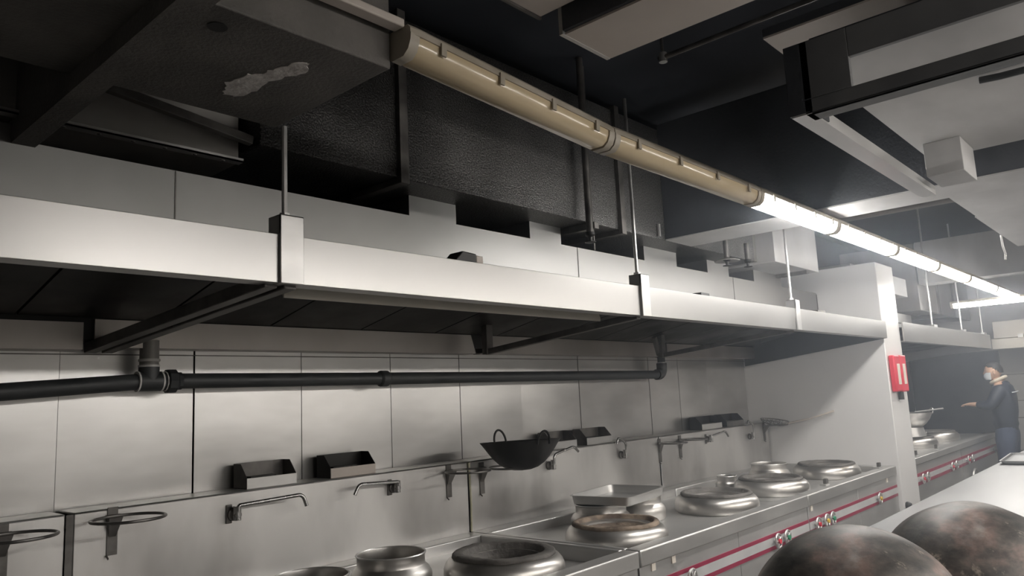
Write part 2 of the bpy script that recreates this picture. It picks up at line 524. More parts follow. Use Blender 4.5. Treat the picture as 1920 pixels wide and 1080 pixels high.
# ------------------------------------------------------------------ near exhaust hood
hood = thing('exhaust_hood', 'long stainless steel exhaust hood over the near wok ranges', 'hood', (3.0, 1.9, 1.86))
FA, FB, HZ0, HZ1 = 1.900, 1.912, 1.858, 2.000
joints = [-1.5, 1.135, 3.03, 4.90, 6.862]
for a, b_ in zip(joints, joints[1:]):
    bm = B()
    prism(bm, [(FA, HZ0), (1.965, HZ0), (1.965, HZ0 + 0.004), (FB, HZ0 + 0.004), (FB, HZ1 - 0.004), (1.955, HZ1 - 0.004), (1.955, HZ1), (FA, HZ1)], 'x', a + 0.001, b_ - 0.001)
    link('fascia', bm, 'steel_bright', hood, 0.0015)
# slanted deck from fascia back to the plenum
link('deck', prism(B(), [(1.915, 1.970), (2.45, 1.985), (2.45, 1.979), (1.915, 1.964)], 'x', -1.5, 6.862), 'steel', hood)
bm = B()
box(bm, -1.5, 6.862, 2.452, 2.462, 1.95, 2.312)
box(bm, -1.5, 6.862, 2.462, 3.19, 2.304, 2.312)
link('plenum', bm, 'plenum', hood)
for x in (1.075, 3.30, 5.2):
    link('plenum_seam', box(B(), x, x + 0.004, 2.4495, 2.453, 1.95, 2.31), 'bar_dark', hood)
# dark inside: sloping grease filters, back, pale ledge for the lit band
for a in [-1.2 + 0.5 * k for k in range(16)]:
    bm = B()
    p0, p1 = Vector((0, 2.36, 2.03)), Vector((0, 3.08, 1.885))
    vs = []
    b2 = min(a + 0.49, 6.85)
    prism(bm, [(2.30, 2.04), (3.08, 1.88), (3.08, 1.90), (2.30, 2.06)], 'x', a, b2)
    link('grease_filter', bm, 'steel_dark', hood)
link('lit_band_ledge', prism(B(), [(2.10, 1.850), (2.106, 1.850), (2.14, 1.97), (2.134, 1.97), (2.10, 1.866)], 'x', 1.27, 2.98), 'cream_steel', hood)  # pale colour stands in for a band of reflected light
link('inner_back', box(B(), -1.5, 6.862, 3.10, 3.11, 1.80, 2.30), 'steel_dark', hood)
def gutter(a, b_, z0, z1, mat, slant=0.0):
    bm = B()
    poly = [(a, z0), (b_, z0), (b_ - slant, z1), (a, z1)]
    prism(bm, poly, 'y', 3.085, 3.095)
    box(bm, a, b_, 3.085, 3.195, z0 - 0.006, z0)
    link('grease_gutter', bm, mat, hood)
gutter(-1.5, 1.02, 1.766, 1.862, 'gutter')
gutter(1.06, 3.11, 1.775, 1.876, 'gutter', 0.035)
gutter(3.20, 5.22, 1.778, 1.876, 'gutter', 0.06)
gutter(5.26, 6.862, 1.775, 1.874, 'gutter')
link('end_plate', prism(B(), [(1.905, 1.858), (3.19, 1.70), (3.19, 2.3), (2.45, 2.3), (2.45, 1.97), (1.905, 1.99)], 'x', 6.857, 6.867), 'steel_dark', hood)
# cross members under the canopy
for x0, x1 in ((1.128, 1.072), (1.190, 1.135)):
    bm = B()
    bar(bm, (x0, 1.935, 1.868), (x1, 3.17, 1.772), 0.042, 0.04)
    link('cross_member', bm, 'bar_dark', hood, 0.003)
for x in (3.06, 4.925):
    bm = B()
    bar(bm, (x, 1.935, 1.862), (x - 0.015, 2.93, 1.765), 0.034, 0.032)
    link('cross_member', bm, 'bar_dark', hood, 0.003)
    bm = B()
    bar(bm, (x - 0.015, 2.925, 1.752), (x - 0.015, 2.925, 1.95), 0.05, 0.04, (0, 1, 0))
    if x > 4:
        bar(bm, (x - 0.015, 2.95, 1.77), (x - 0.10, 2.93, 1.90), 0.03, 0.03, (0, 1, 0))
    link('strut', bm, 'bar_dark', hood, 0.003)
# clips and threaded rods that carry the hood
for xc, w, zt in ((1.170, 0.076, 2.34), (3.066, 0.072, 2.95), (4.932, 0.066, 2.95)):
    bm = B()
    x0, x1 = xc - w / 2, xc + w / 2
    box(bm, x0, x1, 1.888, 1.898, 1.856, 2.058)
    box(bm, x0, x1, 1.888, 1.955, 2.052, 2.058)
    box(bm, x0, x0 + 0.004, 1.888, 1.955, 2.000, 2.058)
    link('clip_bracket', bm, 'steel', hood, 0.002)
    bm = B()
    tube(bm, [(xc, 1.93, 2.03), (xc, 1.93, zt)], 0.0085, 10)
    lathe(bm, [(0.0, 0.0), (0.016, 0.0), (0.016, 0.014), (0.0, 0.014)], (xc, 1.93, 2.058), 6)
    link('hanger_rod', bm, 'steel', hood)
# risers joining the plenum to the main duct
for a, b_ in ((2.115, 2.40), (2.93, 3.19), (4.03, 4.43), (4.86, 5.19), (5.62, 6.15)):
    link('riser', box(B(), a, b_, 2.475, 2.95, 2.312, 2.412), 'plenum', hood)
link('riser_cap', box(B(), -1.4, 0.60, 2.458, 2.95, 2.312, 2.36), 'plenum', hood)
# small things lying on the hood's front edge
t = thing('switch_box', 'small black box with a rusty end lying on the hood front edge', 'box', (1.91, 1.93, 2.0))
bm = B()
prism(bm, [(1.845, 2.0), (1.955, 2.0), (1.955, 2.036), (1.885, 2.040)], 'y', 1.915, 1.985)
link('body', bm, 'black', t, 0.004)
link('end_cap', box(B(), 1.955, 1.990, 1.915, 1.985, 2.0, 2.03), 'duct_warm', t, 0.003)
tag(link('metal_plate', box(B(), 3.665, 3.76, 1.915, 1.975, 2.0, 2.018), 'black', None, 0.002, (3.71, 1.94, 2.0)),
    'small dark plate on the hood edge, right of the middle hanger', 'plate')
tag(link('metal_plate', box(B(), 5.36, 5.50, 1.915, 1.965, 2.0, 2.016), 'bar_dark', None, 0.002, (5.43, 1.94, 2.0)),
    'small grey plate on the hood edge nearest the steel divider', 'plate')
tag(link('rubber_bung', lathe(B(), [(0.0, 0.0), (0.032, 0.0), (0.034, 0.02), (0.026, 0.045), (0.0, 0.055)], (0.83, 2.2, 1.981), 20), 'black', None, 0, (0.83, 2.2, 1.981)),
    'round black bung on the hood deck left of the first hanger', 'bung')

# ------------------------------------------------------------------ ducts overhead
duct = thing('exhaust_duct', 'large soot-dark foil wrapped duct running above the hood', 'duct', (2.6, 2.7, 2.412))
link('duct_body', box(B(), 1.30, 5.27, 2.30, 3.15, 2.412, 3.12), 'foil', duct, 0.006)
for x in (1.93, 3.52):
    bm = B()
    for (y0, y1, z0, z1) in ((2.275, 2.30, 2.385, 3.14), (3.15, 3.175, 2.385, 3.14), (2.30, 3.15, 2.385, 2.412), (2.30, 3.15, 3.12, 3.14)):
        box(bm, x - 0.022, x + 0.022, y0, y1, z0, z1)
    link('flange', bm, 'bar_dark', duct, 0.002)
for x in (3.23,):
    bm = B()
    tube(bm, [(x, 2.285, 2.26), (x, 2.285, 3.295)], 0.005, 8)
    link('hanger_rod', bm, 'bar_dark', duct)
    link('trapeze', box(B(), x - 0.02, x + 0.02, 2.26, 3.16, 2.374, 2.41), 'bar_dark', duct, 0.002)
link('bolt', tube(B(), [(3.915, 2.288, 2.425), (3.915, 2.288, 2.50)], 0.010, 8), 'steel', duct)

cross = thing('cross_duct', 'wide dark duct crossing over the lit tube lights', 'duct', (4.15, 1.6, 2.412))
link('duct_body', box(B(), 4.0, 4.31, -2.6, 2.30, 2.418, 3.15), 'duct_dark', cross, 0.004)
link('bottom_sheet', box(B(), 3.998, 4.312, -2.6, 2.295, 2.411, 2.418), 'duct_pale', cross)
end = thing('duct_box', 'pale steel duct box hanging left of the steel divider top', 'duct', (5.9, 2.6, 2.395))
link('duct_body', box(B(), 5.40, 6.27, 2.20, 3.15, 2.412, 3.05), 'duct_pale', end, 0.004)
link('duct_collar', box(B(), 5.27, 5.40, 2.34, 3.1, 2.43, 3.0), 'duct', end)
link('mounting_foot', box(B(), 6.05, 6.09, 2.22, 2.6, 2.385, 2.412), 'bar_dark', end)

def sprinkler(x, y, z, top, label):
    s = thing('sprinkler', label, 'sprinkler', (x, y, z), 'sprinklers under the ducts')
    link('drop_pipe', tube(B(), [(x, y, z + 0.03), (x, y, top)], 0.018, 12), 'bar_dark', s)
    bm = B()
    lathe(bm, [(0.0, 0.045), (0.026, 0.045), (0.026, 0.03), (0.012, 0.02), (0.010, 0.0), (0.03, -0.004), (0.03, -0.008), (0.0, -0.010)], (x, y, z), 16)
    link('head', bm, 'steel_dark', s)
    return s
sprinkler(3.135, 2.24, 2.29, 3.295, 'thin dark sprinkler drop in front of the foil duct, over the middle of the hood')
sprinkler(4.71, 2.25, 2.325, 2.412 + 0.08, 'short sprinkler with a dish left of the pale duct box')
sprinkler(5.035, 2.25, 2.35, 2.412 + 0.10, 'short sprinkler nearest the pale duct box')
tag(link('heat_shield', lathe(B(), [(0.0, 0.022), (0.03, 0.018), (0.085, 0.0), (0.082, -0.004), (0.0, 0.012)], (4.71, 2.25, 2.352), 24), 'duct', None, 0, (4.71, 2.25, 2.352)),
    'round metal dish around the short sprinkler under the duct', 'shield')

grey = thing('insulated_duct', 'grey board covered duct with a white peeling patch, top left', 'duct', (0.8, 1.7, 2.35))
link('duct_body', box(B(), -0.6, 1.170, 1.425, 1.98, 2.350, 2.62), 'insul', grey, 0.004)
bm = B()
outline = [(0.905, 1.775), (0.915, 1.70), (0.945, 1.665), (0.955, 1.615), (0.975, 1.545), (1.005, 1.535), (1.02, 1.585), (1.0, 1.635), (0.985, 1.69), (0.99, 1.76), (0.97, 1.83), (0.935, 1.845), (0.92, 1.81)]
jag = []
for i, (x, y) in enumerate(outline):
    nx, ny = outline[(i + 1) % len(outline)]
    for k in range(4):
        q = k / 4
        jag.append((x + (nx - x) * q + random.uniform(-0.006, 0.006), y + (ny - y) * q + random.uniform(-0.006, 0.006)))
prism(bm, jag, 'z', 2.3475, 2.3505)
link('peeling_patch', bm, 'peel', grey)
link('hole', lathe(B(), [(0.0, 0.0), (0.022, 0.0), (0.02, 0.003), (0.0, 0.003)], (0.75, 1.51, 2.347), 14), 'black', grey)
tz = thing('duct_transition', 'greenish sheet metal duct piece above the hood, below the grey duct', 'duct', (1.05, 2.45, 2.37))
link('duct_body', box(B(), 0.2, 1.285, 2.42, 3.1, 2.372, 2.75), 'duct', tz, 0.003)
bm = B()
box(bm, 0.2, 1.285, 2.385, 2.42, 2.366, 2.372)
box(bm, 0.2, 1.285, 2.385, 2.388, 2.366, 2.38)
link('flange', bm, 'steel', tz)
for k in range(7):
    link('rivet', lathe(B(), [(0, -0.004), (0.006, -0.002), (0.007, 0.0), (0.0, 0.0)], (0.62 + k * 0.1, 2.405, 2.366), 8), 'bar_dark', tz)
bm = B()
bar(bm, (0.72, 2.36, 2.52), (1.285, 2.33, 2.43), 0.03, 0.03)
tag(link('angle_strip', bm, 'bar_dark', None, 0.002, (1.0, 2.34, 2.45)), 'dark angle strip under the grey duct, across the greenish duct piece', 'bracket')
beam = thing('steel_beam', 'dark steel beam crossing the top left corner', 'beam', (0.62, 2.0, 2.3))
bm = B()
box(bm, 0.600, 0.662, 0.9, 3.2, 2.300, 2.306)
box(bm, 0.600, 0.606, 0.9, 3.2, 2.306, 2.56)
box(bm, 0.600, 0.662, 0.9, 3.2, 2.554, 2.56)
link('beam_body', bm, 'insul', beam)
lp = thing('ceiling_duct', 'dim duct at the far top left, beyond the dark beam', 'duct', (0.2, 2.2, 2.6))
link('duct_body', box(B(), -1.2, 0.53, 1.9, 2.50, 2.60, 2.85), 'duct_dark', lp, 0.003)
link('end_flange', box(B(), 0.53, 0.55, 1.88, 2.52, 2.58, 2.87), 'bar_dark', lp)

# ducts over the worktable, top right
d1 = thing('supply_duct', 'small duct with a brownish underside, top middle', 'duct', (1.7, 0.6, 2.5))
link('duct_body', box(B(), 1.58, 1.81, -2.2, 1.178, 2.503, 2.60), 'duct_dark', d1, 0.002)
link('bottom_sheet', box(B(), 1.592, 1.812, -2.2, 1.178, 2.496, 2.503), 'duct_warm', d1)
link('end_lip', box(B(), 1.58, 1.81, 1.178, 1.19, 2.494, 2.61), 'steel', d1)
d2 = thing('supply_duct', 'duct corner at the very top edge, left of the brownish duct', 'duct', (1.2, 0.6, 2.55))
link('duct_body', box(B(), 0.75, 1.545, -2.2, 1.225, 2.55, 2.75), 'duct_warm', d2, 0.002)
link('end_lip', box(B(), 0.75, 1.55, 1.225, 1.235, 2.545, 2.76), 'bar_dark', d2)
d3 = thing('supply_duct', 'wide pale board duct with a dark slotted end frame, top right', 'duct', (3.1, 0.0, 2.52))
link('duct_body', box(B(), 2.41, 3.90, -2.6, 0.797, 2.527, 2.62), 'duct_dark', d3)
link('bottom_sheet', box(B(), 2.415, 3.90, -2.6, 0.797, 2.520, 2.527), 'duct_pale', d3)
bm = B()
box(bm, 2.372, 2.392, -2.2, 0.82, 2.356, 2.405)
box(bm, 2.372, 2.45, -2.2, 0.82, 2.356, 2.362)
box(bm, 2.372, 2.392, 0.672, 0.82, 2.405, 2.60)
box(bm, 2.372, 2.392, -2.2, 0.672, 2.503, 2.60)
link('end_frame', bm, 'frame', d3, 0.002)
bm = B()
box(bm, 2.372, 3.93, 0.80, 0.865, 2.356, 2.362)
box(bm, 2.372, 3.93, 0.80, 0.806, 2.362, 2.40)
link('support_angle', bm, 'steel', d3)
link('corner_plate', box(B(), 2.372, 2.52, 0.795, 0.872, 2.362, 2.60), 'duct_dark', d3, 0.002)
link('drop_box', box(B(), 3.60, 3.86, 0.615, 0.76, 2.37, 2.52), 'duct_pale', d3, 0.003)
tag(link('cable_stub', tube(B(), [(2.93, 0.42, 2.505), (2.93, 0.36, 2.50), (2.93, 0.1, 2.495)], 0.012, 10), 'pipe', None, 0, (2.93, 0.3, 2.5)),
    'short dark tube stuck under the pale board duct at the right edge', 'tube')
d4 = thing('supply_duct', 'thin lit duct strip above the slotted end frame', 'duct', (2.6, 0.2, 2.74))
link('duct_body', box(B(), 2.54, 2.72, -2.4, 1.0, 2.747, 2.775), 'duct_dark', d4)
link('bottom_sheet', box(B(), 2.545, 2.725, -2.4, 1.0, 2.740, 2.747), 'duct_warm', d4)
d5 = thing('supply_duct', 'pale flat duct continuing beyond the dark crossing duct, right edge', 'duct', (5.5, 0.0, 2.42))
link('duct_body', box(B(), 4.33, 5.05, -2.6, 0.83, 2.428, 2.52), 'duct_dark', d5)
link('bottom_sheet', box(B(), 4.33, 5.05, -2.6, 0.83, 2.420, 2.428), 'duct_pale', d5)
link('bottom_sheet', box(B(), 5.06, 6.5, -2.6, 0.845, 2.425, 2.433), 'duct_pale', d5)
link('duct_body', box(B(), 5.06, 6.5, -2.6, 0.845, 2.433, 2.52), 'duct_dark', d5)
link('torn_strip', tube(B(), [(5.9, 0.852, 2.43), (5.92, 0.853, 2.36), (5.98, 0.852, 2.31), (5.97, 0.856, 2.27)], 0.006, 8), 'steel', d5)

tp = thing('ceiling_pipe', 'thin dark pipe with a drop hanger high between the brownish duct and the slotted duct', 'pipe', (2.6, 1.0, 2.9))
link('pipe_run', tube(B(), [(2.71, 1.52, 2.9), (2.69, 0.2, 2.9)], 0.011, 10), 'bar_dark', tp)
link('hanger_rod', tube(B(), [(2.71, 1.50, 2.9), (2.71, 1.50, 3.3)], 0.006, 8), 'bar_dark', tp)
link('clamp', lathe(B(), [(0, -0.02), (0.018, -0.02), (0.018, 0.02), (0, 0.02)], (2.71, 1.50, 2.9), 12), 'steel', tp)

# bay beyond the divider
far_duct = thing('exhaust_duct', 'grey duct above the far hood, beyond the steel divider', 'duct', (9.6, 2.7, 2.42))
link('duct_body', box(B(), 7.40, 9.25, 2.30, 3.15, 2.42, 2.62), 'duct_pale', far_duct, 0.004)
link('duct_body', box(B(), 9.75, 12.4, 2.30, 3.15, 2.30, 3.1), 'duct', far_duct, 0.004)
for x in (10.6, 11.4):
    link('flange', box(B(), x - 0.02, x + 0.02, 2.28, 3.15, 2.29, 3.1), 'bar_dark', far_duct)
tag(link('cross_duct', box(B(), 9.72, 10.0, -2.2, 2.28, 2.60, 3.1), 'duct_pale', None, 0.004, (9.85, 0.3, 2.6)),
    'pale duct crossing the far bay behind the farthest tube light', 'duct')
tag(link('duct_box', box(B(), 9.2, 9.9, -1.0, 1.05, 2.50, 2.58), 'duct_pale', None, 0.004, (9.5, 0.4, 2.5)),
    'small pale box duct near the ceiling at the far right edge', 'duct')
tag(link('ceiling_pipe', tube(B(), [(6.9, 0.7, 2.95), (6.9, 3.2, 2.95)], 0.035, 12), 'duct', None, 0, (6.9, 2.0, 2.95)),
    'thin pipe crossing the dark ceiling behind the lit tube lights', 'pipe')

# ------------------------------------------------------------------ gas pipe on the wall
pipe = thing('gas_pipe', 'thick dark pipe running along the steel wall under the hood', 'pipe', (2.5, 3.1, 1.63))
PR = 0.0315
PY = 3.10
link('pipe_run', tube(B(), [(-0.8, PY, 1.57), (0.74, PY, 1.606), (1.23, PY, 1.636)], PR, 20), 'pipe', pipe)
link('pipe_run', tube(B(), [(1.39, PY, 1.637), (2.42, PY, 1.634)], PR, 20), 'pipe', pipe)
link('pipe_run', tube(B(), [(2.47, PY, 1.634), (5.13, PY, 1.632)], PR, 20), 'pipe', pipe)
bm = B()
tube(bm, [(1.225, PY, 1.637), (1.315, PY, 1.637)], 0.039, 20)
tube(bm, [(1.27, PY, 1.637), (1.27, PY, 1.695)], 0.039, 20)
link('tee', bm, 'pipe', pipe)
bm = B()
tube(bm, [(1.318, PY, 1.637), (1.330, PY, 1.637), (1.340, PY, 1.637), (1.372, PY, 1.637), (1.382, PY, 1.637), (1.396, PY, 1.637)],
     [0.036, 0.036, 0.049, 0.049, 0.037, 0.037], 10)
link('union_nut', bm, 'pipe', pipe)
for x in (1.222, 1.314, 1.331):
    link('thread_tape', tube(B(), [(x, PY, 1.637), (x + 0.006, PY, 1.637)], 0.0405, 20), 'white_paint', pipe)
link('riser', tube(B(), [(1.27, PY, 1.69), (1.27, PY, 1.80)], 0.036, 20), 'duct', pipe)
link('thread_tape', tube(B(), [(1.27, PY, 1.694), (1.27, PY, 1.702)], 0.0405, 20), 'white_paint', pipe)
link('thread_tape', tube(B(), [(1.27, PY, 1.716), (1.27, PY, 1.726)], 0.0405, 20), 'white_paint', pipe)
link('coupling', tube(B(), [(2.415, PY, 1.634), (2.425, PY, 1.634), (2.465, PY, 1.634), (2.475, PY, 1.634)], [0.034, 0.041, 0.041, 0.034], 16), 'pipe', pipe)
el = [(5.10, PY, 1.632)] + [(5.13 + 0.055 * math.sin(a), PY, 1.687 - 0.055 * math.cos(a)) for a in [PI / 2 * k / 6 for k in range(7)]] + [(5.185, PY, 1.72)]
link('elbow', tube(B(), el, 0.041, 18), 'pipe', pipe)
link('riser', tube(B(), [(5.185, PY, 1.71), (5.185, PY, 1.80)], 0.03, 16), 'pipe', pipe)
link('coupling', tube(B(), [(5.185, PY, 1.708), (5.185, PY, 1.728)], 0.036, 16), 'steel', pipe)

# ------------------------------------------------------------------ wok ranges
CZ = 0.80
DECK = CZ - 0.055   # sunk deck of the ranges
BY = 3.02          # face of the backsplash
SZ = 1.172         # top of the backsplash shelf
def knob(parent, x, z, y, cap):
    bm = B()
    tube(bm, [(x, y + 0.045, z), (x, y + 0.004, z)], 0.010, 10)
    n = 40
    for k in range(n):
        pass
    tube(bm, [(x + 0.040 * math.cos(2 * PI * k / 24), y, z + 0.040 * math.sin(2 * PI * k / 24)) for k in range(24)], 0.006, 8, True)
    for k in range(5):
        a = 2 * PI * k / 5 + x
        tube(bm, [(x, y, z), (x + 0.04 * math.cos(a), y, z + 0.04 * math.sin(a))], 0.006, 6)
    kb = link('valve_knob', bm, 'steel', parent)
    bm = B()
    tube(bm, [(x, y - 0.002, z), (x, y - 0.014, z)], 0.014, 12)
    cp = link('knob_cap', bm, cap, kb)
    cp['label'] = {'yellow': 'yellow knob cap', 'green': 'green knob cap', 'red_box': 'red knob cap'}.get(cap, 'steel knob cap')
    return kb

def burner(parent, x, y, collar, z0=DECK, s=1.0):
    """round steel wok ring with its fire-clay collar"""
    bm = B()
    lathe(bm, [(0.246 * s, 0.0), (0.256 * s, 0.012), (0.260 * s, 0.032), (0.259 * s, 0.054), (0.252 * s, 0.074), (0.239 * s, 0.090), (0.222 * s, 0.100), (0.205 * s, 0.103), (0.16 * s, 0.09), (0.155 * s, 0.0)], (x, y, z0), 56)
    wr = link('wok_ring', bm, 'steel_pot', parent, sharp=60)
    bm = B()
    ri = 0.172 if x < 2.6 else 0.192
    pr = [(0.128, 0.0), (0.130, 0.055), (0.134, 0.070), (ri - 0.010, 0.090), (ri, 0.113), (ri + 0.005, 0.118), (0.212, 0.118), (0.220, 0.112), (0.222, 0.102), (0.214, 0.095), (0.17, 0.085)]
    seg = 56
    rings = []
    for r_, z_ in pr:
        R = []
        for k in range(seg):
            a = 2 * PI * k / seg
            w = 1 + 0.012 * math.sin(a * 5 + x * 3) + random.uniform(-0.006, 0.006)
            R.append(bm.verts.new((x + r_ * s * w * math.cos(a), y + r_ * s * w * math.sin(a), z0 + z_ + random.uniform(-0.0015, 0.0015))))
        rings.append(R)
    for A, C in zip(rings, rings[1:]):
        for k in range(seg):
            bm.faces.new((A[k], A[(k + 1) % seg], C[(k + 1) % seg], C[k]))
    link('clay_collar', bm, collar, wr, sharp=60)
    bm = B()
    lathe(bm, [(0.0, 0.0), (0.10, 0.004), (0.127 * s, 0.01), (0.127 * s, 0.03)], (x, y, z0 + 0.002), 32)
    for k in range(14):
        a = 2 * PI * k / 14
        box(bm, -0.008, 0.008, 0.10 * s, 0.127 * s, 0.0, 0.04, Matrix.Translation((x, y, z0)) @ Matrix.Rotation(a, 4, 'Z'))
    link('burner_throat', bm, 'soot', wr)
    return wr

def stove(x0, x1, label, rings, knobs, sink=None, full=True, yf=1.95, tags_=(), rims=(1, 1)):
    t = thing('wok_range', label, 'stove', ((x0 + x1) / 2, yf, 0))
    # worktop: raised rim round a sunk deck
    bm = B()
    deck = DECK
    box(bm, x0, x1, yf, yf + 0.085, CZ - 0.075, CZ)
    box(bm, x0, x1, BY - 0.11, BY, CZ - 0.075, CZ)
    if rims[0]:
        box(bm, x0, x0 + 0.035, yf + 0.085, BY - 0.11, CZ - 0.075, CZ)
    if rims[1]:
        box(bm, x1 - 0.035, x1, yf + 0.085, BY - 0.11, CZ - 0.075, CZ)
    link('worktop_rim', bm, 'steel', t, 0.007)
    bm = B()
    if sink:
        box(bm, x0 + 0.03, sink[0], yf + 0.08, BY - 0.105, deck - 0.02, deck)
        if sink[1] < x1 - 0.05:
            box(bm, sink[1], x1 - 0.03, yf + 0.08, BY - 0.105, deck - 0.02, deck)
        box(bm, sink[0], sink[1], yf + 0.08, BY - 0.105, deck - 0.035, deck - 0.015)
        box(bm, sink[0] - 0.004, sink[0], yf + 0.08, BY - 0.105, deck - 0.035, deck)
    else:
        box(bm, x0 + (0.03 if rims[0] else 0.001), x1 - (0.03 if rims[1] else 0.001), yf + 0.08, BY - 0.105, deck - 0.02, deck)
    link('deck', bm, 'steel', t)
    # backsplash with the shelf on top
    if full:
        bm = B()
        box(bm, x0 + 0.004, x1 - 0.004, BY, BY + 0.012, CZ - 0.02, SZ)
        box(bm, x0 + 0.004, x1 - 0.004, BY, 3.188, SZ - 0.01, SZ)
        link('backsplash', bm, 'steel_splash', t, 0.004)
    # body and front
    bm = B()
    box(bm, x0 + 0.003, x1 - 0.003, yf + 0.022, BY - 0.02, 0.12, CZ - 0.13)
    link('body', bm, 'steel', t)
    n = 2
    for k in range(n):
        a = x0 + (x1 - x0) * k / n
        b_ = x0 + (x1 - x0) * (k + 1) / n
        box(B(), 0, 0, 0, 0, 0, 0).free()
        link('front_panel', box(B(), a + 0.003, b_ - 0.003, yf + 0.012, yf + 0.022, 0.14, CZ - 0.064), 'front', t, 0.002)
    for (z0, z1, m_, nm) in ((0.628, 0.648, 'red_tape', 'red_stripe'), (0.580, 0.6275, 'white_tape', 'white_stripe'), (0.558, 0.5795, 'red_tape', 'red_stripe')):
        o = link(nm, box(B(), x0 + 0.004, x1 - 0.004, yf + 0.0085, yf + 0.0125, z0, z1), m_, t)
    for x in (x0 + 0.08, x1 - 0.08):
        for y in (yf + 0.08, BY - 0.1):
            link('leg', tube(B(), [(x, y, 0.0), (x, y, 0.125)], 0.022, 12), 'steel', t)
    for x in tags_:
        link('panel_clip', box(B(), x - 0.016, x + 0.016, yf + 0.006, yf + 0.013, 0.693, 0.726), 'cream', t)
    for x, y, c in rings:
        burner(t, x, y, c)
    for x, z, c in knobs:
        knob(t, x, z, yf - 0.018, c)
    return t

stove(-0.98, 0.965, 'stainless wok range at the bottom left edge, only its backsplash showing', [], [(-0.3, 0.62, 'steel')])
stove(0.985, 2.948, 'near stainless wok range with one open burner and a sink trough', [(2.44, 2.30, 'brick_grey')], [(1.7, 0.605, 'steel')], sink=(2.735, 2.913))
stove(2.958, 4.925, 'middle stainless wok range carrying the tray, with two burners', [(3.275, 2.295, 'brick'), (4.465, 2.35, 'brick_grey')],
      [(3.37, 0.605, 'steel'), (4.385, 0.607, 'red_box'), (4.52, 0.607, 'green')], tags_=(3.07, 3.25), rims=(1, 0))
stove(4.935, 6.855, 'stainless wok range beside the steel divider, with two burners', [(5.33, 2.365, 'brick_grey'), (6.41, 2.36, 'brick_grey')],
      [(5.02, 0.607, 'red_box'), (5.17, 0.607, 'yellow'), (5.28, 0.607, 'green'), (6.30, 0.607, 'yellow')], tags_=(4.99, 6.6), rims=(0, 1))
# seams between the backsplashes
tag(link('sealant_strip', tube(B(), [(2.953, BY - 0.004, CZ + 0.002), (2.957, BY - 0.004, 0.95), (2.952, BY - 0.004, 1.165)], 0.006, 8), 'silicone', None, 0, (2.953, BY, 1.0)),
    'yellowed sealant line down the backsplash joint below the black wok', 'sealant')
tag(link('cover_strip', box(B(), 0.963, 0.987, BY - 0.004, BY - 0.001, 0.80, 1.168), 'bar_dark', None, 0, (0.975, BY, 1.0)),
    'dark strip down the backsplash joint between the two left ring racks', 'strip')

# latches on the worktop rim
for x, lb in ((5.43, 'small grey latch on the range rim between the two far burners'), (6.62, 'small grey latch on the range rim nearest the steel divider')):
    t = thing('rim_latch', lb, 'latch', (x, 2.02, CZ), 'latches on the range rim')
    link('base', box(B(), x - 0.035, x + 0.035, 2.0, 2.045, CZ, CZ + 0.012), 'steel', t, 0.002)
    link('upright', box(B(), x - 0.008, x + 0.03, 2.005, 2.03, CZ + 0.012, CZ + 0.045), 'bar_dark', t, 0.003)

# ------------------------------------------------------------------ pots and tray on the ranges
def pot(x, y, z, r, label, neck=0.045, hh=0.14, group='tall steel pots along the back of the ranges'):
    t = thing('stock_pot', label, 'pot', (x, y, z), group)
    h = hh
    bm = B()
    lathe(bm, [(0.0, 0.0), (r * 1.10, 0.0), (r * 1.17, 0.01), (r * 1.19, 0.05), (r * 1.17, h - neck - 0.03), (r * 1.10, h - neck - 0.012), (r * 1.0, h - neck), (r * 0.985, h - neck + 0.004),
               (r * 0.985, h - 0.006), (r * 1.02, h), (r * 1.02, h + 0.003), (r * 0.975, h + 0.001), (r * 0.965, h - 0.006),
               (r * 0.965, h - neck), (r * 1.05, h - neck - 0.02), (r * 1.13, 0.05), (r * 1.0, 0.012), (0.0, 0.010)], (x, y, z), 48)
    link('body', bm, 'steel_pot', t, sharp=40)
    bm = B()
    tube(bm, [(x + r * 1.004 * math.cos(2 * PI * k / 48), y + r * 1.004 * math.sin(2 * PI * k / 48), z + h + 0.001) for k in range(48)], 0.004, 6, True)
    link('rim', bm, 'steel', t)
    return t
DK = DECK
pot(2.065, 2.595, DK, 0.143, 'open steel pot with a bright neck left of the nearest burner')
pot(1.64, 2.535, DK, 0.140, 'rusty edged steel pot lowest at the bottom edge, left of the bright necked pot')
pot(3.60, 2.62, DK, 0.146, 'steel pot under the left side of the shallow tray')
pot(3.99, 2.60, DK, 0.122, 'steel pot under the right corner of the shallow tray')
pot(5.40, 2.74, DK, 0.072, 'small steel pot left behind the second burner from the divider', 0.04, 0.10)
pot(5.98, 2.66, DK, 0.138, 'steel pot behind and between the two burners next to the divider')

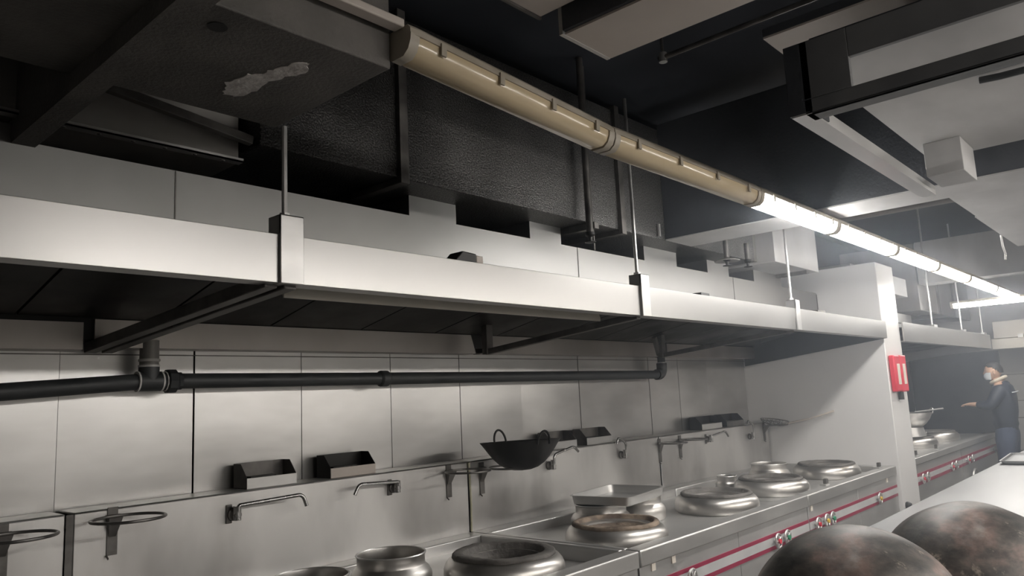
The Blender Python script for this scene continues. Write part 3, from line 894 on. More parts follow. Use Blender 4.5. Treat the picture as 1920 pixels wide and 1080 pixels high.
tray = thing('shallow_tray', 'shallow steel tray lying across two pots on the range', 'tray', (3.74, 2.58, 0.89))
def tray_bm(cx, cy, z, w, d, h, ang, rr=0.04, th=0.004):
    def loop(w_, d_, r_, zz):
        pts = []
        for sx, sy, a0 in ((1, 1, 0), (-1, 1, PI / 2), (-1, -1, PI), (1, -1, 3 * PI / 2)):
            for k in range(6):
                a = a0 + PI / 2 * k / 5
                pts.append(Vector((sx * (w_ / 2 - r_) + r_ * math.cos(a), sy * (d_ / 2 - r_) + r_ * math.sin(a), zz)))
        return pts
    bm = B()
    R = Matrix.Translation((cx, cy, z)) @ ang
    loops = [loop(w - 0.05, d - 0.05, rr, 0), loop(w - 0.02, d - 0.02, rr, 0.008), loop(w - 0.008, d - 0.008, rr, h), loop(w + 0.012, d + 0.012, rr + 0.005, h),
             loop(w + 0.012, d + 0.012, rr + 0.005, h + 0.003), loop(w - 0.012, d - 0.012, rr, h + 0.003), loop(w - 0.026, d - 0.026, rr, 0.012), loop(w - 0.056, d - 0.056, rr, 0.004)]
    vs = [[bm.verts.new(R @ p) for p in L] for L in loops]
    n = len(vs[0])
    for A, C in zip(vs, vs[1:]):
        for k in range(n):
            bm.faces.new((A[k], A[(k + 1) % n], C[(k + 1) % n], C[k]))
    bm.faces.new(vs[0][::-1])
    bm.faces.new(vs[-1])
    return bm
link('tray_body', tray_bm(3.725, 2.575, 0.8895, 0.52, 0.375, 0.052, Matrix.Rotation(0.15, 4, 'Z')), 'steel', tray)

# ------------------------------------------------------------------ fittings on the backsplash
def ring_rack(x, y, z, r, label, bx=None):
    t = thing('ring_rack', label, 'rack', (x, BY, z), 'wire ring racks on the backsplash')
    link('wire_ring', tube(B(), [(x + r * math.cos(2 * PI * k / 40), y + r * math.sin(2 * PI * k / 40), z) for k in range(40)], 0.0055, 10, True), 'wire', t)
    bx = x if bx is None else bx
    bm = B()
    # strap down the wall and a tapered gusset reaching out to the ring
    box(bm, bx - 0.018, bx + 0.018, BY - 0.005, BY - 0.001, z - 0.14, z + 0.03)
    bar(bm, (bx - 0.018, BY - 0.004, z - 0.14), (bx - 0.018, BY - 0.02, z - 0.15), 0.004, 0.006)
    A = [(bx - 0.024, y + r * 0.92, z - 0.006), (bx + 0.024, y + r * 0.92, z - 0.006), (bx + 0.012, BY - 0.005, z - 0.075), (bx - 0.012, BY - 0.005, z - 0.075), (bx - 0.026, BY - 0.005, z + 0.004), (bx + 0.026, BY - 0.005, z + 0.004)]
    v = [bm.verts.new(a) for a in A]
    for f in ((0, 1, 2, 3), (0, 3, 4), (1, 5, 2), (0, 4, 5, 1), (3, 2, 5, 4)):
        bm.faces.new([v[i] for i in f])
    link('wall_bracket', bm, 'bar_dark', t)
    return t
ring_rack(0.772, 2.875, 1.137, 0.118, 'wire ring rack cut off by the left edge of the photo')
ring_rack(1.118, 2.872, 1.146, 0.120, 'second wire ring rack from the left edge, empty, low on the backsplash')
ring_rack(2.80, 2.87, 1.140, 0.118, 'empty wire ring rack just left of the black wok')
ring_rack(3.135, 2.87, 1.128, 0.122, 'wire ring rack holding up the black wok', 3.05)
ring_rack(4.93, 2.90, 1.125, 0.10, 'first of two empty ring racks right of the two small boxes')
ring_rack(5.23, 2.90, 1.130, 0.10, 'second of two empty ring racks, nearer the steel divider')
ring_rack(6.76, 2.89, 1.150, 0.09, 'ring rack in the corner at the steel divider under the wire skimmer')

def faucet(x, z, pts, label, plate=True, BY=BY):
    t = thing('faucet', label, 'faucet', (x, BY, z), 'steel swing taps on the backsplash')
    bm = B()
    lathe(bm, [(0, 0), (0.026, 0), (0.026, 0.012), (0.017, 0.016), (0.015, 0.05), (0.0, 0.05)], (x, BY - 0.001, z), 20, Matrix.Rotation(PI / 2, 3, 'X'))
    if plate:
        box(bm, x - 0.03, x - 0.004, BY - 0.006, BY - 0.001, z - 0.035, z + 0.04)
    link('wall_flange', bm, 'bar_dark', t, 0.002)
    bm = B()
    tube(bm, [(x, BY - 0.04, z - 0.022), (x, BY - 0.04, z + 0.035)], 0.016, 14)
    link('valve_body', bm, 'chrome', t)
    # smooth the bends of the spout
    P = [Vector(p) for p in pts]
    out = [P[0]]
    for i in range(1, len(P) - 1):
        a, b_, c = P[i - 1], P[i], P[i + 1]
        e = min(0.03, (b_ - a).length * 0.45, (c - b_).length * 0.45)
        s0, s1 = b_ + (a - b_).normalized() * e, b_ + (c - b_).normalized() * e
        for k in range(7):
            q = k / 6
            out.append(s0 * (1 - q) ** 2 + b_ * 2 * q * (1 - q) + s1 * q * q)
    out.append(P[-1])
    link('spout', tube(B(), out, 0.0085, 12), 'chrome', t)
    return t
y = BY - 0.05
faucet(1.585, 1.085, [(1.585, y, 1.10), (1.585, y, 1.122), (1.86, y - 0.04, 1.135), (1.875, y - 0.045, 1.085)], 'swing tap with a long arm pointing right, left of the open pots')
faucet(2.42, 1.095, [(2.42, y, 1.105), (2.42, y, 1.125), (2.17, y - 0.02, 1.140), (2.145, y - 0.02, 1.095)], 'swing tap with a long arm pointing left, below the second box')
faucet(3.635, 1.085, [(3.635, y, 1.09), (3.635, y, 1.150), (3.835, y, 1.185), (3.88, y, 1.15)], 'swing tap partly hidden behind the black wok, arm rising right', False)
faucet(4.42, 1.082, [(4.42, y, 1.09), (4.42, y, 1.165), (4.30, y - 0.02, 1.205), (4.28, y - 0.02, 1.165)], 'swing tap with a raised arm below the fourth box', False)
faucet(5.66, 1.100, [(5.66, y, 1.105), (5.66, y, 1.125), (5.90, y, 1.150), (5.945, y, 1.105)], 'swing tap with a flat arm below the boxes near the divider')
faucet(6.44, 1.070, [(6.44, y, 1.08), (6.44, y, 1.17), (6.30, y - 0.02, 1.215), (6.28, y - 0.02, 1.18)], 'swing tap with a raised arm closest to the steel divider', False)

def shelf_box(x0, x1, label, mat='bar_dark', front='steel', y0=3.05):
    t = thing('condiment_box', label, 'box', ((x0 + x1) / 2, 3.1, SZ), 'open steel boxes on the backsplash shelf')
    y1 = 3.165
    th = 0.003
    side = [(y0, SZ + 0.001), (y1, SZ + 0.001), (y1, SZ + 0.105), (y0 + 0.055, SZ + 0.105), (y0, SZ + 0.045)]
    bm = B()
    prism(bm, side, 'x', x0, x0 + th)
    prism(bm, side, 'x', x1 - th, x1)
    box(bm, x0, x1, y1 - th, y1, SZ + 0.001, SZ + 0.105)
    box(bm, x0, x1, y0, y1, SZ + 0.001, SZ + 0.004)
    link('shell', bm, mat, t, 0.001)
    bm = B()
    box(bm, x0, x1, y0 - 0.001, y0 + th, SZ + 0.001, SZ + 0.046)
    link('front_plate', bm, front, t, 0.001)
    bm = B()
    box(bm, x0 + 0.03, x1 - 0.09, y0 + 0.02, y0 + 0.06, SZ + 0.004, SZ + 0.05)
    link('lining', bm, 'steel_dark', t)
    return t
shelf_box(1.665, 1.905, 'open box with a bright front plate, leftmost on the shelf', 'bar_dark', 'steel')
shelf_box(2.085, 2.345, 'darker open box, second on the shelf from the left', 'steel_dark', 'duct_warm')
shelf_box(3.72, 3.975, 'open box partly hidden behind the black wok', 'bar_dark', 'steel')
shelf_box(4.085, 4.375, 'open box with a bright front just right of the black wok', 'bar_dark', 'steel')
shelf_box(5.66, 6.01, 'open box near the divider, left one of a touching pair', 'steel_dark', 'steel')
shelf_box(6.10, 6.43, 'dark open box near the divider, right one of a touching pair', 'steel_dark', 'bar_dark')

# black wok sitting on its ring
wx, wy, wz = 3.135, 2.79, 1.112
wok = thing('wok', 'black two-handled wok resting on a ring rack against the wall', 'wok', (wx, wy, wz))
tilt = Matrix.Rotation(math.radians(-2.5), 3, 'X') @ Matrix.Rotation(math.radians(1.0), 3, 'Y')
R_, H_ = 0.222, 0.158
prof = [(0.0, 0.0), (0.05, 0.004), (0.09, 0.016), (0.125, 0.038), (0.155, 0.068), (0.18, 0.10), (0.202, 0.132), (R_, H_), (R_ + 0.003, H_ + 0.002), (R_ - 0.003, H_ + 0.001), (0.198, 0.132), (0.176, 0.101), (0.150, 0.069), (0.12, 0.041), (0.085, 0.019), (0.0, 0.005)]
link('bowl', lathe(B(), prof, (wx, wy, wz), 56, tilt), 'iron', wok, sharp=50)
def wok_handle(cx, cy, cz, ang, w=0.048, h=0.055, r=0.006, lean=0.35):
    pts = []
    dx, dy = math.cos(ang), math.sin(ang)
    for k in range(13):
        a = PI * k / 12
        s = -w * math.cos(a)
        u = h * math.sin(a)
        pts.append((cx + dx * u * lean - dy * s, cy + dy * u * lean + dx * s, cz + u))
    return tube(B(), pts, r, 10)
for a_ in (math.radians(75), math.radians(-105)):
    link('handle', wok_handle(wx + 0.214 * math.cos(a_), wy + 0.214 * math.sin(a_), wz + H_ - 0.012, a_, 0.039, 0.068, 0.006, 0.22), 'iron', wok)

# wire skimmer hung at the divider
sk = thing('skimmer', 'wire skimmer with a wooden handle leaning on the steel divider', 'skimmer', (6.72, 2.85, 1.17))
bm = B()
cx, cy, cz = 6.74, 2.90, 1.195
tube(bm, [(cx + 0.11 * math.cos(2 * PI * k / 28), cy + 0.125 * math.sin(2 * PI * k / 28), cz + 0.02 * math.sin(2 * PI * k / 28) - 0.0) for k in range(28)], 0.004, 8, True)
for k in range(-3, 4):
    w_ = math.sqrt(max(0, 1 - (k / 4) ** 2))
    tube(bm, [(cx + 0.11 * k / 4, cy + 0.125 * w_ * math.cos(PI * i / 8), cz - 0.05 * math.sin(PI * i / 8) * w_ + 0.02 * w_ * math.cos(PI * i / 8)) for i in range(9)], 0.0028, 5)
    tube(bm, [(cx + 0.11 * w_ * math.cos(PI * i / 8), cy + 0.125 * k / 4, cz - 0.05 * math.sin(PI * i / 8) * w_ + 0.02 * k / 4) for i in range(9)], 0.0028, 5)
link('wire_basket', bm, 'wire', sk)
link('handle', tube(B(), [(6.77, 2.79, 1.165), (6.80, 2.60, 1.200), (6.845, 2.40, 1.262)], [0.008, 0.008, 0.009], 10), 'duct_warm', sk)

# red fire cabinet on the divider's front
fx, fy = 7.04, 1.925
fire = thing('fire_box', 'red wall box with two cream strips on the steel divider', 'fire equipment', (fx, fy, 1.40))
bm = B()
box(bm, 6.90, 7.06, fy - 0.045, fy, 1.405, 1.712)
box(bm, 7.075, 7.25, fy - 0.045, fy, 1.400, 1.715)
link('case', bm, 'red_box', fire, 0.01)
for a in (6.965, 7.13):
    link('label_strip', box(B(), a, a + 0.075, fy - 0.0475, fy - 0.044, 1.465, 1.64), 'cream', fire)
link('nozzle', tube(B(), [(7.08, fy - 0.02, 1.40), (7.08, fy - 0.02, 1.335)], 0.022, 12), 'black', fire)
tag(link('rubber_bumper', lathe(B(), [(0, 0), (0.03, 0), (0.034, 0.02), (0.022, 0.04), (0, 0.045)], (6.93, 1.929, 0.47), 16, Matrix.Rotation(PI / 2, 3, 'X')), 'black', None, 0, (6.93, 1.929, 0.47)),
    'small black bumper low on the front of the steel divider', 'bumper')

# ------------------------------------------------------------------ worktable and the upturned woks
table = thing('worktable', 'long bright steel worktable at the lower right', 'table', (5.0, 0.8, 0))
bm = B()
box(bm, 1.75, 9.6, 0.25, 1.29, 0.76, 0.80)
link('tabletop', bm, 'table', table, 0.006)
link('undershelf', box(B(), 1.85, 9.5, 0.33, 1.21, 0.20, 0.225), 'steel', table)
for x in (1.83, 3.7, 5.6, 7.5, 9.5):
    for y in (0.33, 1.21):
        link('leg', tube(B(), [(x, y, 0), (x, y, 0.765)], 0.022, 14), 'steel', table)

def upturned(cx, cy, label, seedrot):
    t = thing('wok', label, 'wok', (cx, cy, 0.80), 'upturned iron woks on the worktable')
    S, zc = 0.34, 0.705 - 0.80
    th0 = math.acos((0.004 - zc) / S)
    prof = [(S * math.sin(th0 * k / 22), zc + S * math.cos(th0 * k / 22)) for k in range(23)]
    prof.append((S * math.sin(th0) + 0.004, 0.0))
    inner = [((S - 0.004) * math.sin(th0 * k / 22) , zc + (S - 0.004) * math.cos(th0 * k / 22)) for k in range(22, -1, -1)]
    bm = lathe(B(), prof + inner, (0, 0, 0), 80, Matrix.Rotation(seedrot, 3, 'Z'))
    for v in bm.verts:
        # hammered, slightly uneven iron
        k = 0.0025 * (math.sin(v.co.x * 23 + seedrot) * math.sin(v.co.y * 19 + 1.3) + 0.5 * math.sin(v.co.x * 41 + v.co.y * 37))
        if v.co.z > 0.02:
            v.co *= 1 + k / 0.3
        v.co += Vector((cx, cy, 0.80))
    link('bowl', bm, 'old_wok', t, sharp=60)
    for a in (seedrot + 0.6, seedrot + 0.6 + PI):
        bm = B()
        pts = []
        for k in range(13):
            q = PI * k / 12
            rr = 0.327 + 0.055 * math.sin(q)
            tt = a - 0.17 * math.cos(q)
            pts.append((cx + rr * math.cos(tt), cy + rr * math.sin(tt), 0.812 + 0.012 * math.sin(q)))
        link('handle', tube(bm, pts, 0.007, 10), 'iron', t)
    return t
upturned(2.565, 0.894, 'front upturned iron wok with a brown stained back on the worktable', 2.2)
upturned(3.214, 0.690, 'rear upturned iron wok with chipped pale marks at the right edge', 0.35)
tr = thing('baking_tray', 'flat steel tray at the right edge of the worktable', 'tray', (7.5, 1.08, 0.80))
link('tray_body', tray_bm(7.48, 1.06, 0.802, 0.75, 0.42, 0.025, Matrix.Rotation(0.05, 4, 'Z'), 0.03), 'table', tr)

# ------------------------------------------------------------------ the far cooking bay
far = thing('wok_range', 'far wok range with a pink striped front beyond the steel divider', 'stove', (9.3, 1.96, 0))
FY = 1.965
bm = B()
box(bm, 7.40, 11.15, FY, FY + 0.09, CZ - 0.06, CZ)
box(bm, 7.40, 11.15, FY + 0.09, 3.15, CZ - 0.06, CZ - 0.015)
link('worktop', bm, 'steel', far, 0.006)
bm = B()
box(bm, 7.41, 11.14, FY + 0.02, 3.12, 0.10, CZ - 0.06)
link('body', bm, 'steel', far, 0.003)
for a, b_ in ((7.42, 9.25), (9.27, 11.13)):
    link('front_panel', box(B(), a, b_, FY + 0.011, FY + 0.02, 0.12, CZ - 0.065), 'steel', far)
for a, b_ in ((7.42, 9.25), (9.27, 11.13)):
    for (z0, z1, m_, nm) in ((0.635, 0.662, 'red_tape', 'red_stripe'), (0.590, 0.6345, 'white_tape', 'white_stripe'), (0.560, 0.5895, 'red_tape', 'red_stripe')):
        link(nm, box(B(), a, b_, FY + 0.007, FY + 0.0115, z0, z1), m_, far)
for x, c in ((7.62, 'red_box'), (7.78, 'steel'), (8.72, 'red_box'), (8.9, 'steel'), (9.45, 'red_box'), (9.65, 'steel'), (10.9, 'steel')):
    knob(far, x, 0.612, FY - 0.018, c)
for x, y in ((7.95, 2.34), (8.95, 2.36), (9.95, 2.36)):
    burner(far, x, y, 'brick_grey', CZ - 0.018, 0.95)
link('hose', tube(B(), [(9.45, FY - 0.005, 0.30)] + [(9.62 - 0.17 * math.cos(PI * k / 10), FY - 0.03, 0.33 + 0.17 * math.sin(PI * k / 10)) for k in range(11)] + [(9.79, FY - 0.005, 0.30)], 0.012, 8), 'steel', far)
for x in (7.5, 9.26, 11.05):
    for y in (FY + 0.08, 3.05):
        link('leg', tube(B(), [(x, y, 0), (x, y, 0.105)], 0.022, 10), 'steel', far)
for x, lb in ((7.72, 'small grey latch on the far range rim nearest the divider'), (8.45, 'small grey latch midway along the far range rim')):
    t = thing('rim_latch', lb, 'latch', (x, 2.03, CZ), 'latches on the far range rim')
    link('base', box(B(), x - 0.04, x + 0.04, 2.0, 2.045, CZ, CZ + 0.012), 'steel', t)
    link('upright', box(B(), x, x + 0.03, 2.01, 2.03, CZ + 0.012, CZ + 0.05), 'bar_dark', t)

fwx, fwy, fwz = 8.86, 2.35, 0.965
fw_ = thing('wok', 'steel wok standing on the far range burner behind the divider', 'wok', (fwx, fwy, fwz))
prof = [(0.0, 0.0), (0.06, 0.006), (0.12, 0.03), (0.17, 0.07), (0.21, 0.12), (0.24, 0.185), (0.244, 0.187), (0.236, 0.186), (0.205, 0.122), (0.165, 0.074), (0.115, 0.035), (0.0, 0.008)]
link('bowl', lathe(B(), prof, (fwx, fwy, fwz), 40), 'steel_pot', fw_, sharp=50)
for a_ in (math.radians(-55), math.radians(125)):
    link('handle', wok_handle(fwx + 0.236 * math.cos(a_), fwy + 0.236 * math.sin(a_), fwz + 0.172, a_), 'steel', fw_)
link('pot_stand', lathe(B(), [(0.15, -0.06), (0.158, -0.06), (0.14, 0.035), (0.132, 0.035)], (fwx, fwy, fwz), 32), 'steel', fw_)
tag(link('ladle', tube(B(), [(8.72, 2.24, 1.163), (9.12, 2.06, 1.178)], 0.008, 8), 'steel', None, 0, (8.9, 2.15, 1.17)),
    'steel ladle handle lying across the far wok', 'ladle')
pot(9.45, 2.45, CZ - 0.016, 0.12, 'pale steel pot on the far range in front of the cook', 0.05, 0.13, 'steel pots on the far range')
fp = faucet(8.0, 1.14, [(8.0, 3.09, 1.15), (8.0, 3.07, 1.24), (8.22, 2.95, 1.25), (8.25, 2.94, 1.19)], 'tap with a hooked arm on the far bay wall', False, 3.14)
link('backsplash', box(B(), 7.40, 11.15, 3.14, 3.19, 0.74, 1.17), 'far_dark', far, 0.004)
tag(link('wall_hook', tube(B(), [(9.75, 3.19, 1.62), (9.75, 3.10, 1.66), (9.75, 3.05, 1.64), (9.75, 3.06, 1.50)], 0.012, 8), 'steel', None, 0, (9.75, 3.15, 1.6)),
    'bent steel hook on the dark wall above the far range', 'hook')

fh = thing('exhaust_hood', 'far stainless hood with hanger rods beyond the steel divider', 'hood', (9.2, 1.9, 1.84))
link('fascia', prism(B(), [(1.90, 1.842), (1.97, 1.842), (1.97, 1.847), (1.912, 1.847), (1.912, 2.012), (1.955, 2.012), (1.955, 2.017), (1.90, 2.017)], 'x', 7.37, 11.25), 'steel_bright', fh)
link('deck', prism(B(), [(1.915, 1.975), (2.45, 1.985), (2.45, 1.979), (1.915, 1.969)], 'x', 7.37, 11.25), 'steel', fh)
bm = B()
box(bm, 7.37, 9.9, 2.45, 2.46, 1.95, 2.26)
box(bm, 7.37, 9.9, 2.46, 3.19, 2.25, 2.26)
link('plenum', bm, 'plenum', fh)
link('riser', box(B(), 8.35, 8.75, 2.46, 2.95, 2.26, 2.42), 'plenum', fh)
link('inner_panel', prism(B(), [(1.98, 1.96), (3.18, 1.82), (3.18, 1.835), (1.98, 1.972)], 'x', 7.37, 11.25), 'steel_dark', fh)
link('end_plate', prism(B(), [(1.90, 1.842), (3.19, 1.72), (3.19, 2.01), (1.90, 2.01)], 'x', 11.25, 11.26), 'steel', fh)
for x in (8.63, 9.95, 11.1):
    bm = B()
    box(bm, x - 0.06, x + 0.06, 1.915, 1.96, 2.012, 2.045)
    link('clip_bracket', bm, 'steel', fh)
    link('hanger_rod', tube(B(), [(x, 1.95, 2.02), (x, 1.95, 3.298)], 0.010, 8), 'steel', fh)

eh = thing('exhaust_hood', 'warm lit hood along the end wall at the right edge', 'hood', (11.9, 0.6, 1.84))
bm = B()
box(bm, 11.6, 11.62, -1.5, 1.95, 1.84, 1.965)
box(bm, 11.6, 12.58, -1.5, 1.95, 1.96, 1.975)
link('fascia', bm, 'cream_steel', eh, 0.003)
for a, b_ in ((1.30, 1.94), (0.6, 1.29), (-0.1, 0.59)):
    link('plenum', box(B(), 11.75, 12.55, a, b_, 1.985, 2.21), 'cream_steel', eh, 0.003)
bm = B()
for y_ in (1.62, 0.9):
    box(bm, 11.605, 11.66, y_ - 0.03, y_ + 0.03, 1.965, 2.02)
link('clip_bracket', bm, 'steel', eh)
link('inner_panel', box(B(), 11.63, 12.55, -1.5, 1.95, 1.90, 1.91), 'steel_dark', eh)

# ------------------------------------------------------------------ the cook
def skin_mesh(chains, radii_sub=2, root=0):
    """chains: list of [(pos, radius) ...]; first point of a later chain may be an index pair (chain, point) to branch from"""
    verts, edges, rad, idx = [], [], [], {}
    for ci, ch in enumerate(chains):
        prev = None
        for pi_, it in enumerate(ch):
            if isinstance(it[0], int):
                prev = idx[it]
                continue
            verts.append(it[0])
            r_ = it[1]
            rad.append(r_ if isinstance(r_, tuple) else (r_, r_))
            k = len(verts) - 1
            idx[(ci, pi_)] = k
            if prev is not None:
                edges.append((prev, k))
            prev = k
    me = bpy.data.meshes.new('skeleton')
    me.from_pydata(verts, edges, [])
    ob = bpy.data.objects.new('skeleton', me)
    COL.objects.link(ob)
    sk_ = ob.modifiers.new('skin', 'SKIN')
    sk_.use_smooth_shade = True
    for v, r_ in zip(me.skin_vertices[0].data, rad):
        v.radius = r_
        v.use_root = False
    me.skin_vertices[0].data[root].use_root = True
    sb = ob.modifiers.new('sub', 'SUBSURF')
    sb.levels = sb.render_levels = radii_sub
    dg = bpy.context.evaluated_depsgraph_get()
    dg.update()
    out = bpy.data.meshes.new_from_object(ob.evaluated_get(dg))
    bm = B()
    bm.from_mesh(out)
    bpy.data.objects.remove(ob)
    bpy.data.meshes.remove(out)
    return bm

PX, PYY = 10.80, 1.785
def W(x, y, z):
    return (PX + x, PYY + y, z)
cook = thing('person', 'cook in a navy padded jacket and white mask at the far range', 'person', (PX, PYY, 0))
chains = [
    [(W(0, 0, 0.93), (0.12, 0.09)), (W(0, -0.01, 1.10), (0.115, 0.085)), (W(0, -0.01, 1.28), (0.125, 0.09)), (W(0, -0.005, 1.375), (0.09, 0.07)), (W(0, 0.02, 1.43), 0.052), (W(0, 0.045, 1.49), 0.055)],
    # left arm (towards the camera), reaching over the range
    [(0, 3), (W(-0.16, 0.0, 1.35), 0.052), (W(-0.235, 0.08, 1.14), 0.042), (W(-0.20, 0.25, 1.165), 0.030), (W(-0.195, 0.285, 1.168), 0.027), (W(-0.193, 0.34, 1.168), (0.036, 0.018))],
    [(0, 3), (W(0.16, 0.0, 1.35), 0.052), (W(0.235, 0.0, 1.09), 0.042), (W(0.24, 0.06, 0.86), 0.030), (W(0.24, 0.065, 0.82), 0.027), (W(0.24, 0.07, 0.765), (0.018, 0.036))],
    [(0, 0), (W(-0.10, 0.0, 0.84), 0.085), (W(-0.11, 0.01, 0.48), 0.058), (W(-0.11, -0.02, 0.09), 0.042), (W(-0.115, 0.06, 0.04), 0.036), (W(-0.118, 0.15, 0.03), 0.026)],
    [(0, 0), (W(0.10, 0.0, 0.84), 0.085), (W(0.11, 0.01, 0.48), 0.058), (W(0.11, -0.02, 0.09), 0.042), (W(0.115, 0.06, 0.04), 0.036), (W(0.118, 0.15, 0.03), 0.026)],
]
for ci, sgn in ((1, -1), (2, 1)):
    base = chains[ci][-1][0]
    if ci == 2:
        for o_, ln in ((-0.026, 0.055), (-0.009, 0.066), (0.009, 0.062), (0.025, 0.048)):
            b0 = (base[0], base[1] - o_, base[2] - 0.012)
            chains.append([(ci, 5), (b0, 0.0095), ((b0[0] - 0.004, b0[1], b0[2] - ln * 0.5), 0.0088), ((b0[0] - 0.018, b0[1] + 0.004, b0[2] - ln * 0.85), 0.0075)])
        chains.append([(ci, 4), ((base[0] - 0.01, base[1] + 0.03, base[2] + 0.03), 0.011), ((base[0] - 0.014, base[1] + 0.046, base[2] - 0.005), 0.0095), ((base[0] - 0.02, base[1] + 0.048, base[2] - 0.028), 0.008)])
        continue
    for k, (o_, ln) in enumerate(((-0.026, 0.055), (-0.009, 0.066), (0.009, 0.062), (0.025, 0.048))):
        b0 = (base[0] + o_, base[1] + 0.012, base[2])
        chains.append([(ci, 5), (b0, 0.0095), ((b0[0], b0[1] + ln * 0.5, b0[2] - 0.006), 0.0088), ((b0[0], b0[1] + ln * 0.85, b0[2] - 0.026), 0.0075)])
    chains.append([(ci, 4), ((base[0] - sgn * 0.032, base[1] - 0.03, base[2] + 0.004), 0.011), ((base[0] - sgn * 0.046, base[1] + 0.005, base[2] - 0.008), 0.0095), ((base[0] - sgn * 0.046, base[1] + 0.028, base[2] - 0.016), 0.008)])
bm = skin_mesh(chains)
# head with nose, ears, brow joined to the body mesh
HC = Vector(W(-0.005, 0.055, 1.548))
tm = bpy.data.meshes.new('tmp')
hb = B()
bmesh.ops.create_uvsphere(hb, u_segments=28, v_segments=20, radius=1.0)
for v in hb.verts:
    c = v.co.copy()
    x, y_, z = c.x * 0.074, c.y * 0.094, c.z * 0.112
    if z < 0:
        x *= 1 - 0.30 * (z / -0.112) ** 1.3
        if y_ < 0:
            y_ *= 1 - 0.35 * (z / -0.112)
        else:
            y_ = y_ * (1 - 0.12 * (z / -0.112))
    # nose, eye hollows, lips
    if y_ > 0:
        y_ += 0.024 * math.exp(-((x / 0.012) ** 2) - ((z + 0.022) / 0.022) ** 2)
        y_ -= 0.007 * math.exp(-(((abs(x) - 0.03) / 0.014) ** 2) - ((z - 0.008) / 0.012) ** 2)
        y_ += 0.005 * math.exp(-((x / 0.022) ** 2) - ((z + 0.058) / 0.01) ** 2)
    v.co = HC + Matrix.Rotation(0.12, 3, 'Z') @ Vector((x, y_, z))
hb.to_mesh(tm)
hb.free()
bm.from_mesh(tm)
for sgn in (-1, 1):
    eb = B()
    bmesh.ops.create_uvsphere(eb, u_segments=12, v_segments=8, radius=1.0)
    for v in eb.verts:
        v.co = HC + Matrix.Rotation(0.12, 3, 'Z') @ Vector((sgn * 0.074 + v.co.x * 0.010, -0.012 + v.co.y * 0.018, -0.008 + v.co.z * 0.031))
    t2 = bpy.data.meshes.new('tmp')
    eb.to_mesh(t2)
    eb.free()
    bm.from_mesh(t2)
link('body', bm, 'skin', cook, sharp=180)
RZ = Matrix.Rotation(0.12, 3, 'Z')
hb = B()
bmesh.ops.create_uvsphere(hb, u_segments=28, v_segments=20, radius=1.0)
kill = []
for v in hb.verts:
    c = v.co.copy()
    # hairline: forehead in front, nape behind
    if c.z < 0.30 - 0.62 * max(0, -c.y) + 0.25 * max(0, c.y) - (0.12 if abs(c.x) > 0.75 and c.y < 0.1 else 0):
        kill.append(v)
    v.co = HC + RZ @ Vector((c.x * 0.080, c.y * 0.100 - 0.003, c.z * 0.117 + 0.003))
bmesh.ops.delete(hb, geom=kill, context='VERTS')
link('hair', hb, 'hair', cook, thick=0.008)
mb = B()
rows = []
for i in range(9):
    r_ = []
    for j in range(7):
        a = math.radians(-72 + 144 * i / 8)
        z = -0.095 + 0.085 * j / 6
        w_ = 1 - 0.30 * (max(0, -z) / 0.112) ** 1.3
        bul = 0.022 * math.cos(a) ** 2 * math.sin(PI * j / 6 * 0.9 + 0.15)
        r_.append(mb.verts.new(HC + RZ @ Vector((0.078 * w_ * math.sin(a), (0.086 + bul) * math.cos(a) * (0.97), z))))
    rows.append(r_)
for A, C in zip(rows, rows[1:]):
    for j in range(6):
        mb.faces.new((A[j], A[j + 1], C[j + 1], C[j]))
link('face_mask', mb, 'mask', cook, thick=0.003)
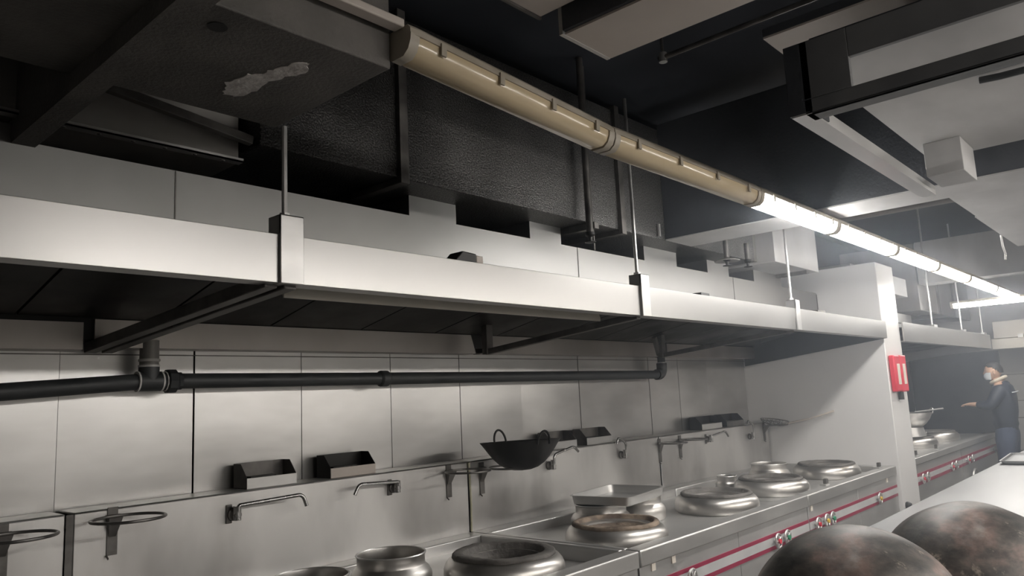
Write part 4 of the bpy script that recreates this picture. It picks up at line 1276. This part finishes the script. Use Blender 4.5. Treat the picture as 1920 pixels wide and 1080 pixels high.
jk = skin_mesh([
    [(W(0, 0.0, 0.80), (0.185, 0.135)), (W(0, 0.0, 0.90), (0.185, 0.14)), (W(0, -0.01, 1.12), (0.195, 0.15)), (W(0, -0.02, 1.27), (0.19, 0.145)), (W(0, -0.015, 1.37), (0.13, 0.115)), (W(0, 0.005, 1.43), (0.085, 0.082))],
    [(0, 3), (W(-0.165, -0.005, 1.335), 0.078), (W(-0.235, 0.04, 1.22), 0.078), (W(-0.24, 0.09, 1.145), 0.074), (W(-0.215, 0.18, 1.155), 0.060), (W(-0.20, 0.25, 1.166), 0.048)],
    [(0, 3), (W(0.165, -0.005, 1.335), 0.078), (W(0.23, 0.0, 1.20), 0.075), (W(0.24, 0.01, 1.08), 0.07), (W(0.242, 0.04, 0.96), 0.06), (W(0.24, 0.06, 0.865), 0.048)],
])
# quilted rolls round the torso
for v in jk.verts:
    c = Vector(W(0, 0, 0))
    dx, dy = v.co.x - c.x, v.co.y - c.y
    if abs(dx) < 0.20 and abs(dy) < 0.17:
        k = 1 + 0.03 * math.sin(v.co.z * 2 * PI / 0.075)
        v.co.x, v.co.y = c.x + dx * k, c.y + dy * k
link('jacket', jk, 'navy', cook, sharp=180)
link('collar', tube(B(), [W(0.076 * math.cos(2 * PI * k / 20), 0.012 + 0.078 * math.sin(2 * PI * k / 20), 1.445 - 0.035 * math.sin(2 * PI * k / 20)) for k in range(20)], 0.022, 10, True), 'fleece', cook)
link('piping', tube(B(), [W(0.19 * math.sin(math.radians(a)), -0.01 - 0.160 * math.cos(math.radians(a)), 1.305 - 0.02 * abs(math.sin(math.radians(a)))) for a in range(-80, 81, 10)], 0.006, 6), 'mask', cook)
tr_ = skin_mesh([
    [(W(0, 0.0, 1.00), (0.15, 0.125)), (W(0, 0.0, 0.86), (0.165, 0.14))],
    [(0, 1), (W(-0.095, 0.0, 0.74), 0.125), (W(-0.11, 0.012, 0.50), 0.10), (W(-0.112, -0.01, 0.28), 0.076), (W(-0.112, -0.015, 0.09), 0.072)],
    [(0, 1), (W(0.095, 0.0, 0.74), 0.125), (W(0.11, 0.012, 0.50), 0.10), (W(0.112, -0.01, 0.28), 0.076), (W(0.112, -0.015, 0.09), 0.072)],
])
link('trousers', tr_, 'jeans', cook, sharp=180)
for sgn in (-1, 1):
    bm = B()
    lathe(bm, [(0, 0), (0.052, 0), (0.054, 0.02), (0.05, 0.06), (0.03, 0.085), (0, 0.09)], (0, 0, 0), 24)
    for v in bm.verts:
        k = 1.0 - 0.55 * max(0, v.co.y / 0.054)
        v.co = Vector(W(sgn * 0.115 + v.co.x * 0.95, 0.055 + v.co.y * 2.5, v.co.z * k))
    link('shoe', bm, 'black', cook)
